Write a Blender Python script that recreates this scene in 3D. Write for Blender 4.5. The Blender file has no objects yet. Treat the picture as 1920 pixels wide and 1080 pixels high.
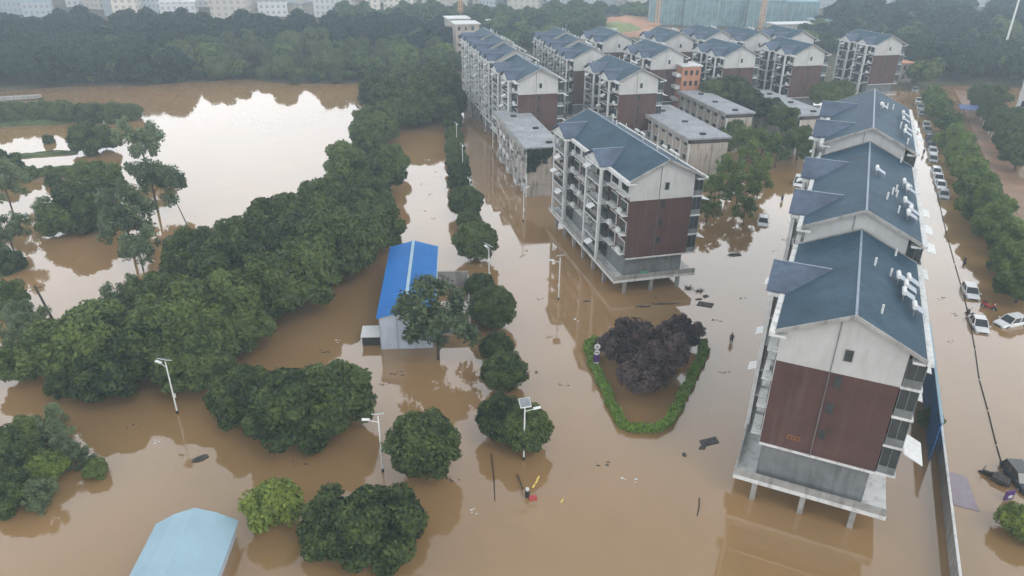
import bpy, bmesh, math, random
import numpy as np
from mathutils import Vector, Matrix
C = bpy.context.scene.collection
SC = bpy.context.scene
R_ = math.radians

# ---------------------------------------------------------------- camera
FPX, PITCH, ROLL, CAMH = 1348.9, 0.461215, 0.011233, 45.0
_cp, _sp, _cr, _sr = math.cos(PITCH), math.sin(PITCH), math.cos(ROLL), math.sin(ROLL)
FWD = Vector((0, _cp, -_sp)); _u0 = Vector((0, _sp, _cp)); _r0 = Vector((1, 0, 0))
RGT = _r0 * _cr + _u0 * _sr
UPV = _u0 * _cr - _r0 * _sr
cam_d = bpy.data.cameras.new('camera'); cam = bpy.data.objects.new('camera', cam_d); C.objects.link(cam)
cam_d.sensor_width = 36.0; cam_d.lens = FPX / 1920 * 36.0
cam_d.clip_start = 0.5; cam_d.clip_end = 8000
M = Matrix.Identity(4)
for i in range(3):
    M[i][0] = RGT[i]; M[i][1] = UPV[i]; M[i][2] = -FWD[i]
M[2][3] = CAMH
cam.matrix_world = M
SC.camera = cam

# ---------------------------------------------------------------- sky and sun
SUN_EL, SUN_AZ = R_(50), R_(136)      # azimuth clockwise from +Y
world = bpy.data.worlds.new('World'); SC.world = world; world.use_nodes = True
wn, wl = world.node_tree.nodes, world.node_tree.links
wn.clear()
wo = wn.new('ShaderNodeOutputWorld'); bg = wn.new('ShaderNodeBackground')
sky = wn.new('ShaderNodeTexSky'); sky.sky_type = 'NISHITA'; sky.sun_disc = False
sky.sun_elevation = SUN_EL; sky.sun_rotation = SUN_AZ
sky.air_density = 1.0; sky.dust_density = 4.0; sky.ozone_density = 1.0
hs = wn.new('ShaderNodeHueSaturation'); hs.inputs['Saturation'].default_value = 0.25
mix = wn.new('ShaderNodeMix'); mix.data_type = 'RGBA'
mix.inputs[0].default_value = 0.85
tc = wn.new('ShaderNodeTexCoord'); sx = wn.new('ShaderNodeSeparateXYZ')
rmp = wn.new('ShaderNodeValToRGB')                     # cloud deck: bright low, duller overhead
rmp.color_ramp.elements[0].position = 0.0; rmp.color_ramp.elements[0].color = (0.97, 1.0, 1.04, 1)
rmp.color_ramp.elements[1].position = 0.95; rmp.color_ramp.elements[1].color = (0.17, 0.185, 0.205, 1)
_e = rmp.color_ramp.elements.new(0.34); _e.color = (0.98, 1.01, 1.05, 1)
_e = rmp.color_ramp.elements.new(0.52); _e.color = (0.70, 0.73, 0.77, 1)
_e = rmp.color_ramp.elements.new(0.70); _e.color = (0.25, 0.27, 0.295, 1)
mul = wn.new('ShaderNodeVectorMath'); mul.operation = 'SCALE'; mul.inputs['Scale'].default_value = 43.0
cn = wn.new('ShaderNodeTexNoise'); cn.inputs['Scale'].default_value = 2.2; cn.inputs['Detail'].default_value = 4
cm = wn.new('ShaderNodeMapRange'); cm.inputs[1].default_value = 0.3; cm.inputs[2].default_value = 0.7
cm.inputs[3].default_value = 0.86; cm.inputs[4].default_value = 1.12
mul2 = wn.new('ShaderNodeVectorMath'); mul2.operation = 'SCALE'
wl.new(tc.outputs['Generated'], sx.inputs[0]); wl.new(sx.outputs['Z'], rmp.inputs[0])
wl.new(tc.outputs['Generated'], cn.inputs['Vector']); wl.new(cn.outputs['Fac'], cm.inputs[0])
wl.new(rmp.outputs['Color'], mul.inputs[0]); wl.new(mul.outputs[0], mul2.inputs[0]); wl.new(cm.outputs[0], mul2.inputs['Scale'])
wl.new(sky.outputs['Color'], hs.inputs['Color']); wl.new(hs.outputs['Color'], mix.inputs['A'])
wl.new(mul2.outputs[0], mix.inputs['B']); wl.new(mix.outputs['Result'], bg.inputs['Color'])
bg.inputs['Strength'].default_value = 0.08
wl.new(bg.outputs[0], wo.inputs['Surface'])
sl = bpy.data.lights.new('sun', 'SUN'); sl.energy = 1.0; sl.angle = R_(25); sl.color = (1.0, 0.96, 0.9)
sun = bpy.data.objects.new('sun', sl); C.objects.link(sun)
_sd = Vector((math.sin(SUN_AZ) * math.cos(SUN_EL), math.cos(SUN_AZ) * math.cos(SUN_EL), math.sin(SUN_EL)))
sun.rotation_euler = _sd.to_track_quat('Z', 'Y').to_euler(); sun.location = (0, -60, 120)
vs = SC.view_settings; vs.view_transform = 'Standard'; vs.look = 'None'; vs.gamma = 1; vs.exposure = -0.22
SC.cycles.use_denoising = True
SC.cycles.max_bounces = 6; SC.cycles.diffuse_bounces = 2; SC.cycles.glossy_bounces = 3
SC.cycles.transmission_bounces = 2; SC.cycles.volume_bounces = 1; SC.cycles.transparent_max_bounces = 4

# ---------------------------------------------------------------- helpers
def ray(x, y): return FWD * FPX + RGT * (x - 960) + UPV * (540 - y)
def at(x, y, z=0.0):                                   # point of height z seen at photo pixel x, y
    d = ray(x, y); t = (z - CAMH) / d.z
    return Vector((0, 0, CAMH)) + d * t
def px_size(p): return (p - Vector((0, 0, CAMH))).dot(FWD) / FPX    # metres per pixel at p

def tag(o, label=None, cat=None, group=None, kind=None):
    if label: o['label'] = label
    if cat: o['category'] = cat
    if group: o['group'] = group
    if kind: o['kind'] = kind
    return o
def empty(name, loc=(0, 0, 0), rz=0.0):
    o = bpy.data.objects.new(name, None); C.objects.link(o); o.location = loc; o.rotation_euler = (0, 0, rz)
    o.empty_display_size = 0.3
    return o
KIDS = {}
def link(name, me, parent=None, loc=None):
    o = bpy.data.objects.new(name, me); C.objects.link(o)
    if parent is not None: o.parent = parent; KIDS.setdefault(parent.name, []).append(o)
    if loc is not None: o.location = loc
    return o
def copy_tree(o, parent=None):
    c = o.copy(); C.objects.link(c); c.parent = parent
    if parent is not None: KIDS.setdefault(parent.name, []).append(c)
    for ch in list(KIDS.get(o.name, [])): copy_tree(ch, c)
    return c

class MB:
    def __init__(s): s.v = []; s.f = []; s.m = []
    def add(s, vs, fs, mi=0):
        n = len(s.v); s.v += [tuple(p) for p in vs]
        for f in fs: s.f.append(tuple(i + n for i in f)); s.m.append(mi)
        return s
    def box(s, x0, y0, z0, x1, y1, z1, mi=0):
        return s.add([(x0,y0,z0),(x1,y0,z0),(x1,y1,z0),(x0,y1,z0),(x0,y0,z1),(x1,y0,z1),(x1,y1,z1),(x0,y1,z1)],
              [(3,2,1,0),(4,5,6,7),(0,1,5,4),(1,2,6,5),(2,3,7,6),(3,0,4,7)], mi)
    def poly(s, pts, mi=0): return s.add(pts, [tuple(range(len(pts)))], mi)
    def slab(s, pts, t, mi=0):                          # polygon thickened downwards
        n = len(pts); a = [tuple(p) for p in pts]; b = [(p[0], p[1], p[2] - t) for p in a]
        fs = [tuple(range(n)), tuple(range(2*n-1, n-1, -1))] + [(i, i+n, (i+1) % n + n, (i+1) % n) for i in range(n)]
        return s.add(a + b, fs, mi)
    def prism(s, prof, y0, y1, mi=0):                   # profile (x,z) extruded along y
        n = len(prof)
        vs = [(x, y0, z) for x, z in prof] + [(x, y1, z) for x, z in prof]
        fs = [tuple(range(n)), tuple(range(2*n-1, n-1, -1))] + [(i, (i+1) % n, (i+1) % n + n, i+n) for i in range(n)]
        return s.add(vs, fs, mi)
    def tube(s, p0, p1, r0, r1=None, n=8, mi=0):
        r1 = r0 if r1 is None else r1
        p0 = Vector(p0); p1 = Vector(p1); d = (p1 - p0).normalized()
        a = d.orthogonal().normalized(); b = d.cross(a)
        vs = []
        for p, r in ((p0, r0), (p1, r1)):
            for k in range(n):
                t = 2*math.pi*k/n; vs.append(p + a*(r*math.cos(t)) + b*(r*math.sin(t)))
        fs = [(k, (k+1) % n, (k+1) % n + n, k+n) for k in range(n)] + [tuple(range(n-1, -1, -1)), tuple(range(n, 2*n))]
        return s.add(vs, fs, mi)
    def mesh(s, name, mats):
        me = bpy.data.meshes.new(name); me.from_pydata(s.v, [], s.f)
        for m in (mats if isinstance(mats, (list, tuple)) else [mats]): me.materials.append(m)
        if any(s.m): me.polygons.foreach_set('material_index', s.m)
        me.update(); return me
    def build(s, name, mats, parent=None, loc=None): return link(name, s.mesh(name, mats), parent, loc)

# ---------------------------------------------------------------- materials
def mat(name, col, rough=0.6, var=0.12, scale=0.6, spec=0.2, bump=0.0, bscale=8.0, stain=None, metal=0.0, island=False):
    m = bpy.data.materials.new(name); m.use_nodes = True
    nt = m.node_tree; n, l = nt.nodes, nt.links; b = n['Principled BSDF']
    b.inputs['Roughness'].default_value = rough; b.inputs['Specular IOR Level'].default_value = spec
    b.inputs['Metallic'].default_value = metal
    tcn = n.new('ShaderNodeTexCoord'); no = n.new('ShaderNodeTexNoise'); no.inputs['Scale'].default_value = scale
    no.inputs['Detail'].default_value = 6; no.inputs['Roughness'].default_value = 0.62
    l.new(tcn.outputs['Object'], no.inputs['Vector'])
    cr = n.new('ShaderNodeValToRGB')
    lo = [max(0, c*(1-var*1.6)) for c in col]; hi = [min(1, c*(1+var*1.6)) for c in col]
    cr.color_ramp.elements[0].position = 0.3; cr.color_ramp.elements[0].color = (*lo, 1)
    cr.color_ramp.elements[1].position = 0.7; cr.color_ramp.elements[1].color = (*hi, 1)
    l.new(no.outputs['Fac'], cr.inputs[0]); out = cr.outputs['Color']
    if stain:                                           # rain streaks and peeling patches
        mp = n.new('ShaderNodeMapping'); mp.inputs['Scale'].default_value = (1.6, 1.6, 0.22)
        l.new(tcn.outputs['Object'], mp.inputs['Vector'])
        s2 = n.new('ShaderNodeTexNoise'); s2.inputs['Scale'].default_value = 1.1; s2.inputs['Detail'].default_value = 7
        l.new(mp.outputs[0], s2.inputs['Vector'])
        mr = n.new('ShaderNodeMapRange'); mr.inputs[1].default_value = 0.5; mr.inputs[2].default_value = 0.66
        l.new(s2.outputs['Fac'], mr.inputs[0])
        mm = n.new('ShaderNodeMath'); mm.operation = 'MULTIPLY'; mm.inputs[1].default_value = stain[1]
        l.new(mr.outputs[0], mm.inputs[0])
        mx = n.new('ShaderNodeMix'); mx.data_type = 'RGBA'; l.new(mm.outputs[0], mx.inputs[0]); l.new(out, mx.inputs['A'])
        mx.inputs['B'].default_value = (*stain[0], 1); out = mx.outputs['Result']
    l.new(out, b.inputs['Base Color'])
    if bump:
        bn = n.new('ShaderNodeTexNoise'); bn.inputs['Scale'].default_value = bscale; bn.inputs['Detail'].default_value = 4
        l.new(tcn.outputs['Object'], bn.inputs['Vector'])
        bp = n.new('ShaderNodeBump'); bp.inputs['Strength'].default_value = bump; bp.inputs['Distance'].default_value = 0.05
        l.new(bn.outputs['Fac'], bp.inputs['Height']); l.new(bp.outputs[0], b.inputs['Normal'])
    return m

def leaf_mat(name, dark, light, trans=0.25):
    m = bpy.data.materials.new(name); m.use_nodes = True
    nt = m.node_tree; n, l = nt.nodes, nt.links; b = n['Principled BSDF']
    b.inputs['Roughness'].default_value = 0.6; b.inputs['Specular IOR Level'].default_value = 0.15
    ge = n.new('ShaderNodeNewGeometry'); oi = n.new('ShaderNodeObjectInfo')
    tcn = n.new('ShaderNodeTexCoord'); no = n.new('ShaderNodeTexNoise'); no.inputs['Scale'].default_value = 2.4; no.inputs['Detail'].default_value = 3
    l.new(tcn.outputs['Object'], no.inputs['Vector'])
    a1 = n.new('ShaderNodeMath'); a1.operation = 'MULTIPLY_ADD'; a1.inputs[1].default_value = 0.45
    l.new(ge.outputs['Random Per Island'], a1.inputs[0])
    n1 = n.new('ShaderNodeMath'); n1.operation = 'MULTIPLY_ADD'; n1.inputs[1].default_value = 1.7; n1.inputs[2].default_value = -0.72
    l.new(no.outputs['Fac'], n1.inputs[0]); l.new(n1.outputs[0], a1.inputs[2])
    a2 = n.new('ShaderNodeMath'); a2.operation = 'MULTIPLY_ADD'; a2.inputs[1].default_value = 0.55
    l.new(oi.outputs['Random'], a2.inputs[0]); l.new(a1.outputs[0], a2.inputs[2])
    cr = n.new('ShaderNodeValToRGB')
    cr.color_ramp.elements[0].position = 0.15; cr.color_ramp.elements[0].color = (*dark, 1)
    cr.color_ramp.elements[1].position = 1.0; cr.color_ramp.elements[1].color = (*light, 1)
    l.new(a2.outputs[0], cr.inputs[0]); l.new(cr.outputs[0], b.inputs['Base Color'])
    tr = n.new('ShaderNodeBsdfTranslucent'); l.new(cr.outputs[0], tr.inputs['Color'])
    ms = n.new('ShaderNodeMixShader'); ms.inputs[0].default_value = trans
    l.new(b.outputs[0], ms.inputs[1]); l.new(tr.outputs[0], ms.inputs[2])
    l.new(ms.outputs[0], n['Material Output'].inputs['Surface'])
    return m

def tile_mat(name, col, course=0.32, axis='Y'):        # roof tiles: fine courses down the slope
    m = mat(name, col, rough=0.6, var=0.2, scale=0.35, spec=0.12, stain=((col[0]*.7, col[1]*.7, col[2]*.7), .5))
    nt = m.node_tree; n, l = nt.nodes, nt.links; b = n['Principled BSDF']
    tcn = n.new('ShaderNodeTexCoord'); mp = n.new('ShaderNodeMapping')
    l.new(tcn.outputs['Object'], mp.inputs['Vector'])
    br = n.new('ShaderNodeTexBrick'); br.inputs['Scale'].default_value = 1.0
    br.inputs['Brick Width'].default_value = 0.4; br.inputs['Row Height'].default_value = course
    br.inputs['Mortar Size'].default_value = 0.03
    if axis == 'Y': mp.inputs['Rotation'].default_value = (0, 0, R_(90))
    l.new(mp.outputs[0], br.inputs['Vector'])
    bp = n.new('ShaderNodeBump'); bp.inputs['Strength'].default_value = 0.35; bp.inputs['Distance'].default_value = 0.04; bp.invert = True
    l.new(br.outputs['Fac'], bp.inputs['Height']); l.new(bp.outputs[0], b.inputs['Normal'])
    return m

def brick_mat(name, c1, c2, mortar, bw=0.24, rh=0.075):
    m = bpy.data.materials.new(name); m.use_nodes = True
    nt = m.node_tree; n, l = nt.nodes, nt.links; b = n['Principled BSDF']; b.inputs['Roughness'].default_value = 0.7; b.inputs['Specular IOR Level'].default_value = 0.12
    tcn = n.new('ShaderNodeTexCoord'); mp = n.new('ShaderNodeMapping'); mp.inputs['Rotation'].default_value = (R_(90), 0, 0)
    l.new(tcn.outputs['Object'], mp.inputs['Vector'])
    br = n.new('ShaderNodeTexBrick'); br.inputs['Scale'].default_value = 1.0
    br.inputs['Brick Width'].default_value = bw; br.inputs['Row Height'].default_value = rh; br.inputs['Mortar Size'].default_value = 0.012
    br.inputs['Color1'].default_value = (*c1, 1); br.inputs['Color2'].default_value = (*c2, 1); br.inputs['Mortar'].default_value = (*mortar, 1)
    l.new(mp.outputs[0], br.inputs['Vector'])
    no = n.new('ShaderNodeTexNoise'); no.inputs['Scale'].default_value = 0.35; no.inputs['Detail'].default_value = 5
    l.new(tcn.outputs['Object'], no.inputs['Vector'])
    mr = n.new('ShaderNodeMapRange'); mr.inputs[1].default_value = 0.3; mr.inputs[2].default_value = 0.7; mr.inputs[3].default_value = 0.8; mr.inputs[4].default_value = 1.15
    l.new(no.outputs['Fac'], mr.inputs[0])
    vm = n.new('ShaderNodeVectorMath'); vm.operation = 'SCALE'
    l.new(br.outputs['Color'], vm.inputs[0]); l.new(mr.outputs[0], vm.inputs['Scale'])
    m2 = n.new('ShaderNodeMapping'); m2.inputs['Scale'].default_value = (1.4, 1.4, 0.10); l.new(tcn.outputs['Object'], m2.inputs['Vector'])
    s2 = n.new('ShaderNodeTexNoise'); s2.inputs['Scale'].default_value = 1.3; s2.inputs['Detail'].default_value = 6; l.new(m2.outputs[0], s2.inputs['Vector'])
    r2 = n.new('ShaderNodeMapRange'); r2.inputs[1].default_value = .52; r2.inputs[2].default_value = .72; r2.inputs[4].default_value = .5; l.new(s2.outputs['Fac'], r2.inputs[0])
    x2 = n.new('ShaderNodeMix'); x2.data_type = 'RGBA'; l.new(r2.outputs[0], x2.inputs[0]); l.new(vm.outputs[0], x2.inputs['A']); x2.inputs['B'].default_value = (.13, .085, .07, 1)
    l.new(x2.outputs['Result'], b.inputs['Base Color'])
    return m

def facade_mat(name, wall, glass, bw=3.0, rh=3.0, rot=0):         # rows of windows on a far-off block
    m = bpy.data.materials.new(name); m.use_nodes = True
    nt = m.node_tree; n, l = nt.nodes, nt.links; b = n['Principled BSDF']; b.inputs['Roughness'].default_value = 0.6
    tcn = n.new('ShaderNodeTexCoord'); sp_ = n.new('ShaderNodeSeparateXYZ'); l.new(tcn.outputs['Object'], sp_.inputs[0])
    ad = n.new('ShaderNodeMath'); ad.operation = 'ADD'; l.new(sp_.outputs['X'], ad.inputs[0]); l.new(sp_.outputs['Y'], ad.inputs[1])
    def band(sock, period, duty):
        a = n.new('ShaderNodeMath'); a.operation = 'DIVIDE'; a.inputs[1].default_value = period; l.new(sock, a.inputs[0])
        f = n.new('ShaderNodeMath'); f.operation = 'FRACT'; l.new(a.outputs[0], f.inputs[0])
        g = n.new('ShaderNodeMath'); g.operation = 'GREATER_THAN'; g.inputs[1].default_value = 1-duty; l.new(f.outputs[0], g.inputs[0])
        return g.outputs[0]
    w = n.new('ShaderNodeMath'); w.operation = 'MULTIPLY'
    l.new(band(ad.outputs[0], bw, 0.45), w.inputs[0]); l.new(band(sp_.outputs['Z'], rh, 0.5), w.inputs[1])
    oi = n.new('ShaderNodeObjectInfo'); cr = n.new('ShaderNodeValToRGB')
    cr.color_ramp.elements[0].color = (*[c*0.75 for c in wall], 1); cr.color_ramp.elements[1].color = (*[min(.8, c*1.2) for c in wall], 1)
    l.new(oi.outputs['Random'], cr.inputs[0])
    mx = n.new('ShaderNodeMix'); mx.data_type = 'RGBA'; l.new(w.outputs[0], mx.inputs[0]); l.new(cr.outputs[0], mx.inputs['A'])
    mx.inputs['B'].default_value = (*glass, 1); l.new(mx.outputs['Result'], b.inputs['Base Color'])
    return m

m_roof = tile_mat('slate_blue_tiles', (0.032, 0.066, 0.096), 0.34, 'Y')
m_dorm = tile_mat('lit_dormer_tiles', (0.090, 0.115, 0.160), 0.34, 'X')  # paler copy of the slate tiles: light on the dormer slopes, put into the colour
m_ridge = mat('ridge_tiles', (0.22, 0.26, 0.31), .5, .12, 1)
m_brown = brick_mat('brown_wall_tiles', (0.088, 0.046, 0.039), (0.104, 0.055, 0.047), (0.082, 0.049, 0.043))
m_white = mat('white_render', (0.46, 0.455, 0.44), 0.75, 0.05, 0.5, stain=((0.30, 0.28, 0.25), 0.25))
m_trim = mat('white_trim', (0.60, 0.60, 0.58), 0.6, 0.08, 0.9, stain=((0.26, 0.25, 0.23), 0.45))
m_grey = mat('grey_wall', (0.17, 0.18, 0.18), 0.7, 0.15, 0.5, stain=((0.09, 0.09, 0.085), 0.5))
m_conc = mat('concrete', (0.30, 0.29, 0.27), 0.8, 0.15, 0.7, stain=((0.12, 0.11, 0.10), 0.5))
m_dark = mat('dark_recess', (0.035, 0.034, 0.033), 0.8, 0.2, 0.8)  # near-black: stands in for shade in recesses, also colours the roof hatches
m_glass = mat('window_glass', (0.030, 0.038, 0.040), 0.12, 0.25, 0.7, spec=0.6)
m_metal = mat('grey_metal', (0.32, 0.33, 0.34), 0.4, 0.1, 2.0, spec=0.5)
m_ac = mat('white_appliance', (0.62, 0.62, 0.60), 0.45, 0.08, 3)
m_dkbrown = mat('dark_brown_band', (.07, .06, .055), .85, .2, .8)
m_tubes = mat('collector_tubes', (.30, .33, .37), .3, .1, 4)
m_flat = mat('bitumen_roof', (0.31, 0.32, 0.335), 0.85, 0.14, 0.35, stain=((0.15, 0.15, 0.15), 0.5))
m_old = mat('old_plaster', (0.40, 0.35, 0.30), 0.85, 0.10, 0.35, stain=((0.19, 0.15, 0.12), 0.75))
m_orange = mat('orange_render', (0.42, 0.20, 0.12), 0.8, 0.1, 0.4)
m_bluesheet = mat('blue_sheet', (0.006, 0.14, 0.43), 0.5, 0.06, 0.3, spec=0.12)
m_paleblue = mat('pale_blue_sheet', (0.28, 0.41, 0.48), 0.5, 0.06, 0.3)
m_panel = mat('white_panel', (0.52, 0.57, 0.66), 0.5, 0.05, 0.6, stain=((0.40, 0.38, 0.36), 0.3))
m_pole = mat('white_paint_pole', (0.70, 0.70, 0.68), 0.45, 0.06, 1.0)
m_black = mat('black_base', (0.03, 0.025, 0.022), 0.6, 0.2, 2.0)
m_solar = mat('solar_glass', (0.22, 0.24, 0.25), 0.25, 0.10, 2.0, spec=0.6)
m_bark = mat('bark', (0.075, 0.058, 0.042), 0.9, 0.25, 2.0, bump=0.4, bscale=10)
m_wood = mat('dark_timber', (0.05, 0.04, 0.032), 0.85, 0.2, 2.0)
m_soil = mat('bare_soil', (0.42, 0.22, 0.13), 0.9, 0.2, 0.03)
m_mud = mat('muddy_path', (0.25, 0.15, 0.095), 0.45, 0.2, 0.12)
m_grass = mat('grass_bank', (0.075, 0.10, 0.035), 0.95, 0.35, 0.25, bump=0.6, bscale=3)
m_debris = mat('sodden_debris', (0.06, 0.055, 0.05), 0.7, 0.3, 3.0)
m_rubber = mat('tyre_rubber', (0.02, 0.02, 0.02), 0.8, 0.1, 5)
m_cglass = mat('car_glass', (0.02, 0.025, 0.028), 0.08, 0.1, 2, spec=0.7)
m_lampglass = mat('lamp_lens', (0.6, 0.6, 0.58), 0.15, 0.05, 3, spec=0.6)
m_red = mat('red_plastic', (0.42, 0.07, 0.06), 0.4, 0.1, 2)
m_yellow = mat('yellow_plastic', (0.65, 0.50, 0.12), 0.5, 0.1, 2)
m_purple = mat('purple_board', (0.085, 0.035, 0.15), 0.5, 0.08, 2)
m_lilac = mat('lilac_board', (0.30, 0.25, 0.28), 0.5, 0.08, 2)
m_skin = mat('skin', (0.36, 0.22, 0.16), 0.55, 0.08, 6)
m_cloth = mat('dark_clothing', (0.03, 0.03, 0.035), 0.85, 0.2, 6)
m_clothb = mat('blue_clothing', (0.06, 0.08, 0.14), 0.85, 0.2, 6)
m_hair = mat('black_hair', (0.012, 0.011, 0.010), 0.6, 0.2, 10)
m_net = mat('green_netting', (0.13, 0.21, 0.22), 0.8, 0.3, 0.25, stain=((0.28, 0.34, 0.34), 0.6))
m_crane = mat('crane_orange', (0.50, 0.30, 0.16), 0.6, 0.1, 1)

m_lf_dense = leaf_mat('dense_leaves', (0.010, 0.026, 0.009), (0.116, 0.158, 0.042))
m_lf_far = leaf_mat('woodland_leaves', (0.006, 0.018, 0.012), (0.036, 0.066, 0.034))
m_lf_mid = leaf_mat('mid_green_leaves', (0.020, 0.045, 0.014), (0.150, 0.200, 0.052))
m_lf_avenue = leaf_mat('avenue_leaves', (0.026, 0.062, 0.014), (0.175, 0.245, 0.05))
m_lf_lime = leaf_mat('lime_leaves', (0.05, 0.095, 0.018), (0.22, 0.27, 0.05))
m_lf_airy = leaf_mat('airy_leaves', (0.045, 0.072, 0.034), (0.170, 0.220, 0.105))
m_lf_pale = leaf_mat('yellow_green_leaves', (0.032, 0.055, 0.022), (0.115, 0.145, 0.055))
m_lf_purp = leaf_mat('plum_leaves', (0.024, 0.017, 0.016), (0.120, 0.082, 0.076), 0.15)
m_lf_hedge = leaf_mat('hedge_leaves', (0.07, 0.15, 0.02), (0.24, 0.36, 0.06))
m_lf_ivy = leaf_mat('ivy_leaves', (0.012, 0.026, 0.014), (0.045, 0.07, 0.032))

# water: opaque silt-laden flood, glossy surface
m_water = bpy.data.materials.new('flood_water'); m_water.use_nodes = True
def _water():
    nt = m_water.node_tree; n, l = nt.nodes, nt.links; b = n['Principled BSDF']
    b.inputs['Roughness'].default_value = 0.04; b.inputs['IOR'].default_value = 1.85
    tcn = n.new('ShaderNodeTexCoord'); no = n.new('ShaderNodeTexNoise'); no.inputs['Scale'].default_value = 0.012; no.inputs['Detail'].default_value = 5
    no.inputs['Distortion'].default_value = 0.6
    l.new(tcn.outputs['Object'], no.inputs['Vector'])
    cr = n.new('ShaderNodeValToRGB')
    cr.color_ramp.elements[0].position = 0.32; cr.color_ramp.elements[0].color = (0.255, 0.160, 0.068, 1)
    cr.color_ramp.elements[1].position = 0.68; cr.color_ramp.elements[1].color = (0.330, 0.190, 0.084, 1)
    n2 = n.new('ShaderNodeTexNoise'); n2.inputs['Scale'].default_value = 0.09; n2.inputs['Detail'].default_value = 7; n2.inputs['Roughness'].default_value = 0.65; n2.inputs['Distortion'].default_value = 1.6
    l.new(tcn.outputs['Object'], n2.inputs['Vector'])
    av = n.new('ShaderNodeMath'); av.operation = 'MULTIPLY_ADD'; av.inputs[1].default_value = 0.45; l.new(n2.outputs['Fac'], av.inputs[0])
    a3 = n.new('ShaderNodeMath'); a3.operation = 'MULTIPLY_ADD'; a3.inputs[1].default_value = 0.85; a3.inputs[2].default_value = -0.15; l.new(no.outputs['Fac'], a3.inputs[0]); l.new(a3.outputs[0], av.inputs[2])
    l.new(av.outputs[0], cr.inputs[0]); l.new(cr.outputs[0], b.inputs['Base Color'])
    rr = n.new('ShaderNodeMapRange'); rr.inputs[1].default_value = 0.45; rr.inputs[2].default_value = 0.7; rr.inputs[3].default_value = 0.02; rr.inputs[4].default_value = 0.10
    l.new(n2.outputs['Fac'], rr.inputs[0]); l.new(rr.outputs[0], b.inputs['Roughness'])
    mp = n.new('ShaderNodeMapping'); mp.inputs['Scale'].default_value = (1.0, 0.6, 1); l.new(tcn.outputs['Object'], mp.inputs['Vector'])
    bn = n.new('ShaderNodeTexNoise'); bn.inputs['Scale'].default_value = 0.8; bn.inputs['Detail'].default_value = 5; bn.inputs['Roughness'].default_value = 0.6
    l.new(mp.outputs[0], bn.inputs['Vector'])
    bp = n.new('ShaderNodeBump'); bp.inputs['Strength'].default_value = 0.035; bp.inputs['Distance'].default_value = 0.05
    l.new(bn.outputs['Fac'], bp.inputs['Height']); l.new(bp.outputs[0], b.inputs['Normal'])
_water()

# ---------------------------------------------------------------- ground, water, haze
def shore_y(x): return 236 + 5*math.sin(x*0.045) + 3*math.sin(x*0.13 + 1) - 0.22*max(0, -60 - x)*0.9
def terrain_z(x, y):
    t = (y - shore_y(x)) / 9.0
    t = max(0.0, min(1.0, t)); z = -1.6 + 2.5*t*t*(3 - 2*t)
    d = math.hypot((x - 260)/190.0, (y - 430)/150.0)
    if d < 1: z += 3.5*(1 - d)**1.2
    return z
def make_ground():
    xs = sorted(set([-1800, -1400, -1000, -800] + list(range(-640, 641, 8)) + [800, 1000, 1400, 1800]))
    ys = sorted(set([-1800, -900, -300, -60] + list(range(0, 700, 8)) + [760, 900, 1200, 1800]))
    vs = [(x, y, terrain_z(x, y)) for y in ys for x in xs]; nx = len(xs)
    fs = [(j*nx+i, j*nx+i+1, (j+1)*nx+i+1, (j+1)*nx+i) for j in range(len(ys)-1) for i in range(nx-1)]
    mb = MB(); mb.add(vs, fs)
    return tag(mb.build('ground', mat('forest_floor', (0.075, 0.062, 0.035), 0.95, 0.3, 0.03, bump=0.4, bscale=0.6)), kind='structure')
make_ground()
tag(MB().poly([(-900, -200, 0), (900, -200, 0), (900, 330, 0), (-900, 330, 0)]).build('water', m_water), kind='structure')

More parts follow.
